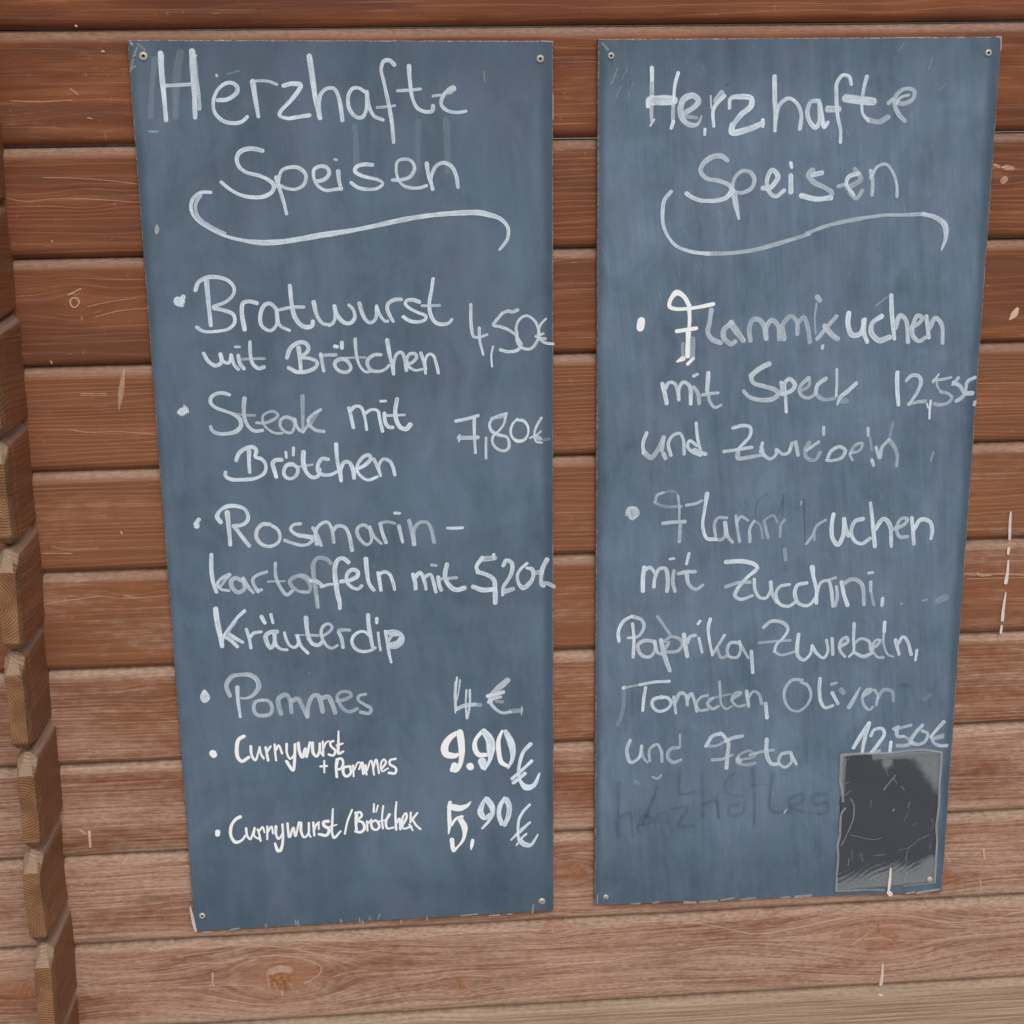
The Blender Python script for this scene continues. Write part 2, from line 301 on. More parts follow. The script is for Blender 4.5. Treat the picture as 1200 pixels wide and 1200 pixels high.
WRITING = [
 ('L','heading','''85 -1870,-398,48 -1870,-571 -1861,-850 -1856,-1053;
60 -1861,-419,42 -1865,-571 -1866,-682;
85 -1556,-381,54 -1557,-575 -1555,-784 -1564,-1029;
60 -1537,-416,37 -1526,-631 -1512,-826 -1513,-945;
75 -1535,-384,31 -1544,-409 -1524,-423;
70 -1853,-714,37 -1718,-709 -1590,-704;
85 -1326,-864,37 -1229,-855 -1132,-789 -1123,-740 -1156,-702 -1220,-694 -1308,-745 -1368,-856 -1364,-983 -1283,-1068 -1184,-1092 -1097,-1078 -1040,-1032;
85 -967,-686,48 -950,-847 -927,-1028;
70 -967,-686,31 -905,-677 -806,-684 -729,-714;
85 -658,-729,40 -578,-709 -485,-723 -501,-762 -585,-866 -702,-984 -714,-1020 -636,-1052 -549,-1043 -412,-1024;
10 -1670,-394,70 -1716,-573 -1758,-1019;
10 -1928,-460,56 -1972,-709 -2007,-1016;
35 -2031,-1164,17 -1945,-1165;
70 -1325,-616,23 -1321,-627;
15 -1215,-606,20 -1100,-577;
85 -388,-442,51 -372,-588 -341,-869 -307,-1053;
80 -304,-1051,40 -311,-926 -285,-813 -221,-761 -149,-766 -109,-844 -88,-971 -78,-1078;
80 160,-798,36 96,-759 38,-764 -8,-831 -5,-958 57,-1044 122,-1052 164,-989 178,-805;
75 181,-798,36 194,-933 246,-1040 335,-1081;
80 466,-534,38 421,-492 364,-496 333,-568 357,-709 395,-907 426,-1106 439,-1306;
65 278,-955,29 379,-949 460,-940;
80 615,-550,39 621,-698 643,-867 692,-967 771,-1005 841,-998 852,-948;
65 493,-792,29 616,-787 725,-777;
65 854,-849,29 927,-840;
75 1074,-781,35 1038,-780 979,-822 941,-885 940,-942 1005,-1000 1107,-1016 1187,-1005;
60 1023,-799,64 1060,-776;
8 47,-1144,58 56,-1301 47,-1588;
8 981,-1085,59 991,-1343 986,-1604;
6 696,-1110,58 690,-1339 684,-1599'''),
 ('L','heading','''85 -903,-1372,39 -967,-1354 -1039,-1349 -1127,-1376 -1166,-1440 -1149,-1526 -1080,-1584 -952,-1622 -866,-1660 -804,-1719 -821,-1783 -904,-1833 -1020,-1841 -1150,-1814 -1262,-1747 -1338,-1681;
80 -774,-1644,39 -741,-1778 -710,-1894 -686,-2014;
80 -768,-1734,35 -717,-1576 -644,-1545 -542,-1550 -472,-1623 -498,-1724 -580,-1766 -667,-1757 -746,-1720;
80 -359,-1690,36 -285,-1672 -232,-1613 -251,-1555 -309,-1536 -383,-1567 -393,-1639 -360,-1726 -275,-1783 -172,-1773 -113,-1767;
80 -139,-1592,39 -136,-1672 -116,-1774;
60 -168,-1470,29 -149,-1474;
80 214,-1533,35 144,-1525 55,-1545 32,-1595 82,-1632 169,-1660 270,-1686 316,-1723 253,-1773 136,-1778 48,-1755 -9,-1710;
75 417,-1689,32 491,-1690 594,-1662 648,-1569 613,-1496 548,-1478 474,-1501 457,-1581 476,-1682 533,-1749 621,-1776 710,-1771 766,-1753;
75 774,-1528,38 793,-1659 835,-1790;
75 830,-1790,38 815,-1673 876,-1551 951,-1523 1031,-1561 1074,-1649 1094,-1773'''),
 ('L','swash','''80 -1449,-1783,32 -1538,-1781 -1613,-1820 -1653,-1892 -1651,-1979 -1598,-2067 -1473,-2157 -1317,-2233 -1144,-2280 -970,-2306,53 -780,-2305,59 -558,-2277,53 -336,-2242 -40,-2202,47 138,-2173 405,-2119 628,-2080 851,-2054,53 1074,-2041 1298,-2040 1417,-2065 1536,-2111,45 1610,-2202 1609,-2306,39 1570,-2372 1520,-2430,24;
60 -1554,-1807,32 -1606,-1893 -1608,-1979 -1569,-2053 -1457,-2135 -1330,-2203'''),
 ('L','bullet','''90 -1849,-2894,88 -1823,-2895;
70 -1854,-2916,59 -1818,-2932;
90 -1791,-2851,44 -1825,-2932'''),
 ('L','dish_line','''85 -1663,-2787,37 -1628,-2706 -1545,-2659 -1442,-2655 -1327,-2690 -1265,-2766 -1276,-2840 -1354,-2913 -1490,-2973 -1388,-3002 -1287,-3050 -1277,-3133 -1340,-3199 -1489,-3226 -1607,-3220 -1671,-3176;
80 -1544,-2685,47 -1537,-2894 -1526,-3157;
85 -1038,-2935,44 -1118,-2916 -1178,-2932 -1197,-3022 -1177,-3211;
80 -834,-3008,37 -898,-2946 -958,-2960 -1007,-3071 -998,-3177 -911,-3232 -849,-3181 -834,-3015;
80 -834,-3015,37 -825,-3136 -805,-3182 -710,-3233;
85 -685,-2764,44 -675,-2944 -652,-3080 -596,-3172 -530,-3204 -470,-3190 -461,-3145;
75 -805,-3013,31 -677,-2989 -551,-2989;
85 -445,-2942,40 -414,-3086 -357,-3170 -283,-3184;
80 -293,-3188,38 -259,-3174 -229,-3124 -226,-2988;
80 -229,-2988,38 -205,-3079 -140,-3160 -74,-3173 -21,-3118 -35,-3027 -78,-2980;
80 34,-2966,40 54,-3051 96,-3143 140,-3173 197,-3134 213,-2999;
80 213,-2999,36 244,-3090 298,-3160 326,-3160;
80 473,-2931,36 405,-2935 337,-2973 324,-3024 345,-3092 382,-3162;
80 663,-2964,36 596,-2940 529,-2949 517,-2983 560,-3029 650,-3077 728,-3113 727,-3147 670,-3174 568,-3166 491,-3119;
80 815,-2724,38 796,-2842 770,-2978 779,-3091 828,-3184 907,-3209 975,-3193 1004,-3160;
60 691,-3004,27 787,-3006 877,-3006;
85 496,-3119,32 524,-3148'''),
 ('L','dish_line','''80 -1617,-3457,37 -1573,-3542 -1502,-3590 -1441,-3561 -1443,-3469;
80 -1443,-3469,37 -1418,-3546 -1359,-3563 -1332,-3480;
80 -1332,-3480,39 -1301,-3595 -1266,-3634;
80 -1258,-3489,39 -1241,-3581 -1206,-3628;
70 -1283,-3394,24 -1239,-3395;
80 -1128,-3348,39 -1131,-3477 -1107,-3585 -1050,-3632 -997,-3618;
50 -1216,-3528,27 -1119,-3526 -985,-3527;
80 -749,-3525,40 -711,-3427 -634,-3371 -552,-3370 -517,-3425 -542,-3477 -611,-3521 -507,-3539 -433,-3580 -450,-3633 -542,-3677 -648,-3681 -735,-3633;
80 -622,-3422,42 -612,-3552 -609,-3659;
75 -393,-3497,42 -369,-3674;
60 -393,-3519,33 -325,-3506 -235,-3508;
70 -132,-3561,41 -188,-3554 -246,-3592 -237,-3650 -182,-3692 -114,-3694 -79,-3654 -110,-3584 -143,-3555;
85 -239,-3415,45 -217,-3421;
85 -165,-3376,38 -167,-3434;
80 -23,-3346,32 -21,-3460 -8,-3564 23,-3646 78,-3699 129,-3695;
55 -131,-3544,25 -30,-3543 72,-3543;
75 242,-3519,34 174,-3517 105,-3567 98,-3624 135,-3683 226,-3697 295,-3670 324,-3636;
80 315,-3366,41 333,-3504 358,-3631 372,-3730;
75 372,-3730,36 376,-3609 412,-3517 458,-3496 491,-3554 510,-3693;
75 512,-3624,32 569,-3614 621,-3558 605,-3517 548,-3521 518,-3578 534,-3648 601,-3696 681,-3686;
80 668,-3513,32 699,-3617 714,-3734;
80 715,-3687,32 711,-3595 753,-3526 798,-3539 830,-3632 851,-3732'''),
 ('L','price','''80 1209,-3004,31 1207,-3147 1215,-3277 1233,-3347 1283,-3358 1377,-3330;
80 1294,-3259,30 1297,-3388 1316,-3469 1334,-3544;
85 1440,-3462,24 1421,-3552 1427,-3677;
65 1705,-3075,34 1651,-3094 1602,-3083 1542,-3106;
80 1542,-3106,30 1492,-3164 1447,-3228 1521,-3249 1610,-3286 1688,-3348 1747,-3440;
60 1698,-3358,34 1742,-3450;
80 1742,-3475,32 1687,-3513 1598,-3521 1518,-3499;
75 1698,-3338,30 1689,-3258 1729,-3170 1799,-3137 1878,-3183 1922,-3264 1932,-3364 1897,-3443 1837,-3497 1747,-3480 1698,-3418 1689,-3338;
75 2007,-3177,28 1947,-3245 1927,-3334 1956,-3405 2006,-3436 2086,-3448;
70 1897,-3363,26 1981,-3335;
60 1927,-3384,34 2001,-3391'''),
 ('L','bullet','''85 -1876,-4076,78 -1859,-4067;
75 -1905,-4083,45 -1884,-4102;
70 -1856,-4015,22 -1824,-4045 -1815,-4086'''),
 ('L','dish_line','''75 -1374,-3908,34 -1429,-3889 -1507,-3892 -1566,-3931 -1574,-3989 -1527,-4042 -1439,-4080 -1351,-4117,38 -1276,-4178,47 -1268,-4248 -1316,-4305 -1419,-4331,36 -1531,-4322 -1580,-4285 -1589,-4250;
70 -1217,-3953,40 -1230,-4062 -1220,-4191 -1179,-4274 -1124,-4311 -1045,-4307;
40 -1329,-4118,31 -1217,-4135 -1116,-4139;
55 -1103,-4220,29 -1018,-4226 -915,-4188 -873,-4149 -905,-4107 -967,-4107 -1032,-4150 -1030,-4232 -987,-4292 -910,-4341 -837,-4343;
60 -711,-4194,34 -789,-4169 -847,-4202 -851,-4272 -797,-4332 -740,-4340 -703,-4277 -694,-4195;
55 -694,-4195,34 -680,-4266 -649,-4325;
50 -722,-4188,29 -681,-4277 -626,-4332;
40 -604,-3947,41 -608,-4116 -615,-4338;
65 -418,-4098,34 -493,-4142 -552,-4199 -544,-4258 -478,-4319 -393,-4337;
30 -459,-4132,45 -544,-4258;
55 -561,-4269,30 -615,-4338;
85 -116,-4089,36 -97,-4177 -76,-4301;
85 -106,-4119,36 -48,-4073 9,-4081 46,-4170 67,-4329;
85 64,-4147,36 122,-4113 190,-4127 210,-4222 235,-4352;
85 263,-4159,39 267,-4247 299,-4307 345,-4314;
85 227,-4023,27 279,-4022;
90 401,-4005,46 378,-4144 393,-4251 437,-4323 494,-4336 535,-4290;
70 291,-4183,27 371,-4182 475,-4180'''),
 ('L','dish_line','''85 -1339,-4628,39 -1306,-4552 -1236,-4501 -1155,-4486 -1118,-4523 -1132,-4593 -1071,-4619 -1029,-4679 -1044,-4774 -1138,-4830 -1276,-4844 -1412,-4833 -1461,-4796 -1459,-4754;
85 -1197,-4532,39 -1203,-4638 -1203,-4763;
85 -856,-4637,41 -918,-4638 -954,-4670 -940,-4741 -921,-4825;
85 -744,-4688,41 -801,-4698 -839,-4769 -819,-4829 -762,-4849 -703,-4809 -689,-4738 -733,-4689;
80 -807,-4556,32 -803,-4615;
85 -723,-4511,30 -728,-4588;
90 -619,-4562,46 -624,-4680 -594,-4788 -533,-4844 -469,-4828 -455,-4757;
60 -682,-4720,27 -608,-4714 -527,-4701;
85 -359,-4647,37 -422,-4639 -470,-4709 -467,-4781 -417,-4818 -337,-4821 -267,-4787;
90 -267,-4484,39 -262,-4644 -244,-4788 -230,-4890;
85 -227,-4890,41 -226,-4765 -183,-4683 -131,-4690 -94,-4781 -86,-4865;
85 -36,-4759,37 34,-4725 100,-4656 84,-4614 26,-4630 -34,-4699 -54,-4770 -16,-4843 63,-4894 162,-4861;
85 134,-4663,34 171,-4754 201,-4850;
85 198,-4838,35 183,-4742 232,-4666 300,-4686 338,-4759 354,-4843'''),
 ('L','price','''85 1028,-4266,34 1128,-4249 1268,-4212;
75 1228,-4231,34 1226,-4354 1229,-4488 1235,-4623;
65 1059,-4452,50 1155,-4455 1260,-4453;
80 1065,-4421,20 1059,-4493;
75 1353,-4461,26 1349,-4575 1351,-4689;
75 1574,-4201,30 1499,-4219 1418,-4258 1392,-4318 1417,-4391,40 1497,-4435 1577,-4458,30 1602,-4520 1596,-4582 1555,-4612 1485,-4594 1425,-4525 1426,-4453 1497,-4383 1548,-4313 1571,-4211;
40 1418,-4247,40 1559,-4231;
85 1694,-4261,24 1644,-4316 1620,-4387 1637,-4460 1697,-4508,36 1768,-4495 1809,-4434,24 1809,-4351,30 1760,-4283,40 1699,-4276,30;
75 1956,-4258,26 1910,-4334 1880,-4426 1899,-4519 1960,-4532;
65 1834,-4476,26 1900,-4447 1950,-4407;
60 1885,-4457,44 1940,-4490;
20 1980,-4501,30 2041,-4493'''),
 ('L','bullet','''90 -1799,-5335,57 -1800,-5347;
85 -1773,-5275,39 -1815,-5322'''),
 ('L','dish_line','''85 -1540,-5314,43 -1577,-5246 -1533,-5176,30 -1451,-5136,43 -1360,-5140 -1281,-5172,37 -1245,-5246,46 -1254,-5306 -1313,-5352 -1406,-5361;
85 -1466,-5208,48 -1458,-5371 -1453,-5571;
85 -1395,-5373,46 -1331,-5472 -1251,-5591;
80 -1015,-5357,39 -1095,-5354 -1156,-5418 -1166,-5503 -1106,-5584 -1015,-5606 -932,-5560 -911,-5488 -937,-5414 -987,-5376;
80 -687,-5362,39 -762,-5372 -793,-5419 -743,-5475 -652,-5503 -578,-5524;
70 -710,-5495,39 -618,-5504 -549,-5525 -598,-5590 -680,-5606 -817,-5564 -862,-5544;
70 -550,-5416,39 -513,-5490 -471,-5613;
70 -517,-5599,39 -523,-5453 -462,-5370 -392,-5354 -348,-5435 -331,-5582;
70 -332,-5448,42 -289,-5401 -209,-5416 -165,-5502 -136,-5681;
65 58,-5437,35 1,-5399 -58,-5421 -77,-5469 -39,-5568 29,-5626 77,-5585 58,-5425;
60 64,-5425,33 113,-5537 186,-5619;
70 181,-5393,42 207,-5516 239,-5609;
55 188,-5381,30 258,-5371 339,-5393;
75 384,-5425,37 400,-5511 420,-5609;
80 342,-5275,37 394,-5279;
50 497,-5368,42 523,-5491 548,-5639;
45 543,-5638,42 546,-5479 607,-5396 689,-5393 728,-5449 766,-5622;
85 917,-5468,31 1001,-5471 1079,-5469'''),
 ('L','dish_line','''80 -1662,-5679,41 -1671,-5850 -1659,-5997 -1630,-6109;
70 -1481,-5912,37 -1564,-5952 -1613,-6012 -1582,-6074 -1496,-6096;
55 -1493,-5930,35 -1587,-6050;
60 -1357,-5985,44 -1414,-5952 -1461,-5981 -1460,-6055 -1399,-6119 -1328,-6084 -1334,-5973;
65 -1333,-5961,39 -1291,-6049 -1232,-6131;
60 -1075,-5897,39 -1181,-5930 -1230,-5977 -1221,-6039 -1179,-6121;
60 -1143,-6104,35 -1190,-6108;
60 -976,-5803,37 -979,-5950 -943,-6062 -867,-6171 -807,-6130;
50 -1063,-6011,21 -976,-6009 -883,-6013;
45 -603,-6014,40 -671,-5956 -765,-5964 -831,-6017 -804,-6080 -725,-6139 -644,-6148;
40 -706,-5954,40 -638,-6013 -606,-6088 -626,-6149 -702,-6140;
40 -375,-5825,47 -419,-5775 -512,-5759 -561,-5818 -566,-5954 -554,-6090 -542,-6240 -540,-6327;
70 -604,-6020,40 -534,-6029 -466,-6087;
75 -490,-6093,30 -407,-6069 -302,-6069;
85 -182,-5820,49 -233,-5775 -292,-5785 -330,-5876 -329,-6025 -312,-6186 -292,-6287 -294,-6349;
85 -266,-6039,42 -183,-6030 -88,-5984 -86,-5929 -144,-5908 -198,-5955 -207,-6042 -151,-6112 -81,-6133 -45,-6098;
85 12,-5791,47 19,-5939 38,-6076 88,-6153;
85 141,-5956,45 156,-6068 165,-6156;
85 146,-5981,35 206,-5946 264,-5973 302,-6074 318,-6155;
85 525,-5988,42 544,-6078 549,-6153;
85 538,-6033,42 603,-5969 644,-6052 665,-6165;
85 651,-6023,42 716,-5996 749,-6086 772,-6199;
75 800,-6029,40 812,-6119 832,-6179;
50 732,-5885,31 781,-5894;
80 902,-5884,51 878,-6002 898,-6092 960,-6169 1017,-6187 1089,-6167;
55 835,-6052,34 906,-6048 1005,-6044'''),
 ('L','price','''55 1292,-5839,57 1428,-5829;
85 1293,-5824,43 1227,-5926 1248,-5986;
80 1241,-5986,51 1333,-6019 1418,-6082 1431,-6203 1432,-6354;
85 1431,-6195,51 1288,-6197 1188,-6156;
85 1421,-5792,31 1420,-5844;
75 1526,-5922,43 1562,-5864 1619,-5896 1625,-5986 1589,-6074 1524,-6177 1516,-6267;
65 1530,-6229,51 1631,-6203;
80 1790,-5910,37 1718,-5974 1682,-6048 1703,-6154 1745,-6193,49 1817,-6143 1861,-6055,37 1847,-5979,49 1790,-5962,37;
55 1875,-6025,49 1947,-6013;
75 2012,-5873,49 1961,-5984 1953,-6163 1975,-6179;
60 1954,-6148,49 2018,-6151 2090,-6191'''),
 ('L','dish_line','''85 -1650,-6305,52 -1645,-6429 -1627,-6559 -1603,-6740;
85 -1338,-6339,34 -1422,-6416 -1498,-6511 -1586,-6637 -1601,-6734;
50 -1445,-6459,40 -1543,-6596;
80 -1555,-6638,40 -1497,-6684 -1440,-6752;
80 -1513,-6608,40 -1455,-6654 -1377,-6706;
85 -1328,-6556,38 -1303,-6660 -1291,-6775;
85 -1293,-6650,34 -1250,-6602 -1168,-6590;
85 -1155,-6417,40 -1123,-6488;
85 -1052,-6394,36 -1034,-6492;
70 -996,-6597,45 -1067,-6599 -1119,-6635 -1113,-6712 -1076,-6784 -1033,-6737 -1028,-6628;
80 -1023,-6628,37 -1013,-6749 -954,-6806 -894,-6814;
80 -913,-6611,35 -898,-6688 -861,-6766 -811,-6790 -768,-6748 -775,-6661;
80 -774,-6650,35 -739,-6771 -666,-6862;
75 -669,-6447,45 -661,-6622 -625,-6732 -585,-6767;
50 -799,-6643,18 -672,-6648 -550,-6654;
75 -651,-6688,41 -608,-6755 -547,-6774 -500,-6738;
40 -665,-6654,35 -543,-6659;
70 -487,-6667,33 -418,-6621 -386,-6568 -425,-6528 -482,-6553 -511,-6628 -494,-6716 -446,-6795 -395,-6819 -338,-6788;
75 -317,-6631,37 -289,-6703 -274,-6813;
55 -311,-6609,37 -254,-6606 -193,-6614;
80 15,-6443,41 18,-6563 35,-6695 52,-6816;
85 30,-6694,35 -20,-6643 -81,-6635 -155,-6687 -173,-6763 -129,-6841 -58,-6872 24,-6864 82,-6834;
90 110,-6490,35 108,-6539;
85 121,-6655,31 126,-6742 140,-6864;
85 201,-6641,33 218,-6768 235,-6901 255,-7012;
75 226,-6659,51 319,-6657 384,-6709 377,-6786 314,-6833 242,-6824;
80 223,-6768,41 276,-6694 338,-6686;
80 242,-6802,41 336,-6773 368,-6731'''),
 ('L','descender','''50 -539,-6193,24 -532,-6269 -525,-6334'''),
 ('L','bullet','''80 -1828,-7272,44 -1853,-7330 -1835,-7385 -1794,-7345 -1823,-7278;
60 -1831,-7319,33 -1805,-7350'''),
 ('L','dish_line','''55 -1551,-7332,44 -1583,-7211 -1517,-7107 -1406,-7088 -1308,-7099,55 -1245,-7155,62 -1227,-7239 -1287,-7332,44 -1366,-7370,29 -1432,-7367,24;
75 -1463,-7235,40 -1465,-7360 -1449,-7589;
55 -1191,-7402,40 -1269,-7417 -1295,-7500 -1265,-7573 -1189,-7589 -1110,-7568 -1094,-7473 -1136,-7411 -1202,-7402;
45 -994,-7574,49 -1017,-7476 -1013,-7393 -934,-7348 -892,-7398 -877,-7567;
45 -860,-7424,49 -803,-7402 -762,-7476 -707,-7624;
50 -703,-7624,49 -680,-7468 -626,-7374 -571,-7377 -546,-7462 -528,-7571;
50 -522,-7403,49 -460,-7394 -424,-7468 -390,-7590;
40 -362,-7447,40 -284,-7438 -204,-7394 -214,-7357 -302,-7341 -360,-7387 -341,-7472 -288,-7559 -222,-7586 -142,-7553;
50 -42,-7383,38 -115,-7398 -128,-7445 -63,-7503 14,-7561 -10,-7614 -105,-7597;
30 -668,-7098,13 -670,-7097'''),
 ('L','bullet','''120 -1777,-8021,84 -1769,-8039'''),
 ('L','dish_line','''120 -1422,-7831,44 -1480,-7865 -1508,-7973 -1502,-8083 -1460,-8134 -1380,-8089;
120 -1351,-7956,31 -1345,-8066 -1309,-8129 -1252,-7973;
120 -1252,-7973,31 -1244,-8047 -1214,-8110;
120 -1185,-7977,31 -1173,-8075 -1165,-8137;
110 -1177,-8038,29 -1129,-7967;
120 -1083,-7945,31 -1082,-8043 -1075,-8141;
110 -1075,-8019,29 -1039,-7959 -1005,-8059;
120 -949,-7946,29 -949,-8062 -918,-8130 -877,-8090 -855,-7956;
120 -855,-7956,38 -869,-8151 -891,-8273 -959,-8159;
120 -817,-7940,36 -810,-8044 -779,-8119 -741,-8011 -735,-8121 -688,-7940;
120 -660,-7947,38 -654,-8076 -617,-8115 -586,-8055 -577,-7958;
110 -577,-7958,29 -575,-8056 -544,-8112;
110 -542,-7935,27 -543,-8106;
110 -540,-8021,25 -504,-7949 -475,-7932;
120 -425,-7935,34 -459,-7951 -449,-8001 -406,-8052 -431,-8112 -481,-8097;
120 -361,-7816,18 -367,-7968,31 -369,-8090,38 -317,-8068,29;
110 -387,-7991,27 -319,-7970;
120 -535,-8174,27 -540,-8315;
120 -580,-8239,29 -509,-8237;
120 -388,-8163,38 -403,-8261 -401,-8378;
120 -388,-8163,36 -343,-8153 -322,-8203 -347,-8276 -392,-8286;
120 -245,-8256,34 -313,-8265 -326,-8326 -294,-8377 -242,-8343 -245,-8256;
110 -211,-8246,25 -210,-8381;
110 -201,-8308,25 -153,-8212 -125,-8225 -101,-8362;
110 -145,-8298,25 -108,-8214 -84,-8351;
110 -70,-8253,25 -62,-8370;
110 -55,-8315,25 -6,-8194 23,-8375;
110 14,-8306,25 51,-8185 80,-8359;
120 116,-8299,27 163,-8227 141,-8189 106,-8237 115,-8336 184,-8302;
120 272,-8190,34 209,-8205 208,-8254 274,-8307 261,-8368 193,-8359'''),
 ('L','price','''85 990,-7229,22 974,-7379 970,-7621;
70 1024,-7260,18 1008,-7380 986,-7500;
70 965,-7282,16 956,-7438 964,-7657;
75 976,-7615,41 1061,-7576 1186,-7564;
40 1175,-7563,45 1248,-7573;
80 1093,-7384,23 1084,-7565 1093,-7730;
75 1132,-7386,25 1129,-7567 1098,-7730;
70 1557,-7290,63 1471,-7365 1391,-7434,41 1357,-7481,34 1367,-7554,41 1434,-7642 1502,-7682 1593,-7674,34;
35 1593,-7668,50 1713,-7661;
60 1721,-7619,16 1716,-7717;
80 1334,-7468,43 1425,-7447 1510,-7427;
75 1345,-7541,38 1413,-7495 1481,-7486;
35 1435,-7533,45 1498,-7548'''),
 ('L','price','''120 999,-7891,45 908,-7948,68 838,-8055,82 847,-8154,91 938,-8183,80 1006,-8162,46;
120 1011,-7897,70 1021,-7990,86 1029,-8138 1016,-8261,68 974,-8358,57 946,-8375,46;
120 941,-8301,80 917,-8355;
120 1120,-8322,87 1125,-8335;
110 1261,-7903,41 1191,-7998,50 1178,-8096,68 1223,-8185,80 1325,-8190,57;
100 1284,-7892,57 1350,-8006,87 1360,-8130 1348,-8253,46 1289,-8374,27;
100 1261,-8273,80 1278,-8336;
110 1494,-7902,27 1453,-8011,50 1452,-8159,57 1484,-8297,64 1541,-8337,57;
95 1534,-7916,50 1590,-8042,73 1612,-8142,64 1605,-8266,46 1558,-8369,28;
100 1818,-8084,41 1738,-8173 1697,-8295 1679,-8431 1701,-8545 1769,-8623,69 1850,-8602,51 1920,-8456,23;
100 1829,-8295,41 1725,-8396 1603,-8502;
100 1753,-8447,41 1620,-8553'''),
 ('L','bullet','''120 -1777,-8993,61 -1780,-9024'''),
 ('L','dish_line','''120 -1514,-8820,45 -1566,-8848,36 -1621,-8933 -1628,-9058 -1581,-9135,45 -1512,-9114,36 -1464,-9054;
120 -1454,-8967,29 -1447,-9055 -1416,-9107 -1358,-8966;
120 -1358,-8966,29 -1363,-9072 -1297,-9113;
110 -1325,-8986,27 -1311,-9037 -1298,-9132;
110 -1309,-9012,25 -1267,-8958 -1248,-9028;
120 -1213,-8955,29 -1221,-9117;
110 -1214,-9030,25 -1165,-8957 -1153,-9046;
120 -1115,-8960,32 -1119,-9060 -1094,-9118 -1045,-9052 -1040,-8939;
120 -1040,-8939,32 -1043,-9127 -1078,-9264,41 -1106,-9269 -1136,-9173,29;
120 -983,-8929,29 -968,-9106 -918,-8983 -900,-9097 -852,-8918;
120 -830,-8931,34 -830,-9051 -798,-9115 -751,-9068 -740,-8936;
120 -745,-9068,29 -728,-9113;
120 -689,-8933,29 -684,-9096;
110 -681,-9021,25 -650,-8954 -620,-8930;
120 -669,-8984,29 -633,-8936 -630,-9018;
120 -519,-8929,39 -570,-8933 -567,-8983 -512,-9030 -543,-9104 -628,-9087;
120 -460,-8776,20 -475,-8969,32 -479,-9082 -459,-9140,41 -382,-9062,27;
110 -505,-8999,25 -424,-8978;
120 -242,-8800,25 -298,-8941 -335,-9097;
120 -192,-8846,39 -202,-8971 -199,-9072;
120 -203,-8840,36 -146,-8836 -136,-8887 -195,-8934 -127,-8963 -107,-9040 -154,-9087 -211,-9072;
110 -76,-8953,25 -74,-9073;
110 -65,-8979,23 -24,-8931;
120 22,-8946,34 -25,-8968 -16,-9045 29,-9066 65,-9024 44,-8960;
110 11,-8738,25 4,-8838;
110 56,-8759,20 31,-8839;
120 116,-8769,27 97,-8925 104,-9051;
110 67,-8961,21 136,-8946;
120 184,-8879,34 141,-8965 156,-9054 225,-9045;
120 268,-8727,25 252,-8883,32 256,-9072;
120 266,-8984,30 296,-8935 304,-9074;
120 328,-9025,30 383,-8915 372,-8870 331,-8937 339,-9064 431,-9043;
110 409,-9017,27 447,-9095;
110 430,-8867,25 421,-8992;
120 433,-8968,30 504,-8877;
120 439,-8943,32 489,-9034 534,-9081'''),
 ('L','price','''110 883,-8765,47 871,-8858 872,-9045 860,-9157,21;
110 887,-8818,75 999,-8841,85 1080,-8811,53 1123,-8766,17;
105 894,-9047,43 954,-8968 1019,-8948;
105 997,-8982,68 1043,-9078,75 1047,-9161,49 1024,-9254,39 964,-9334,32 915,-9378,64;
105 896,-9241,54 904,-9354;
110 1137,-9260,47 1125,-9331 1117,-9378,17;
100 1300,-8729,32 1251,-8820,47 1233,-8912,64 1286,-8985,54 1340,-8941,43;
95 1310,-8753,60 1363,-8837,69 1372,-8931,54 1328,-9023,43 1252,-9113,32;
100 1514,-8746,39 1459,-8842,47 1447,-8959 1478,-9066,56;
90 1535,-8764,54 1566,-8848,60 1555,-8976 1511,-9080;
95 1803,-8843,30 1727,-8927 1678,-9030 1666,-9171 1671,-9278;
95 1681,-9278,48 1735,-9341,61 1811,-9357,48 1865,-9288,32 1898,-9225,19;
90 1807,-9066,26 1715,-9150,47 1584,-9279,22;
90 1763,-9212,28 1714,-9256 1649,-9348'''),
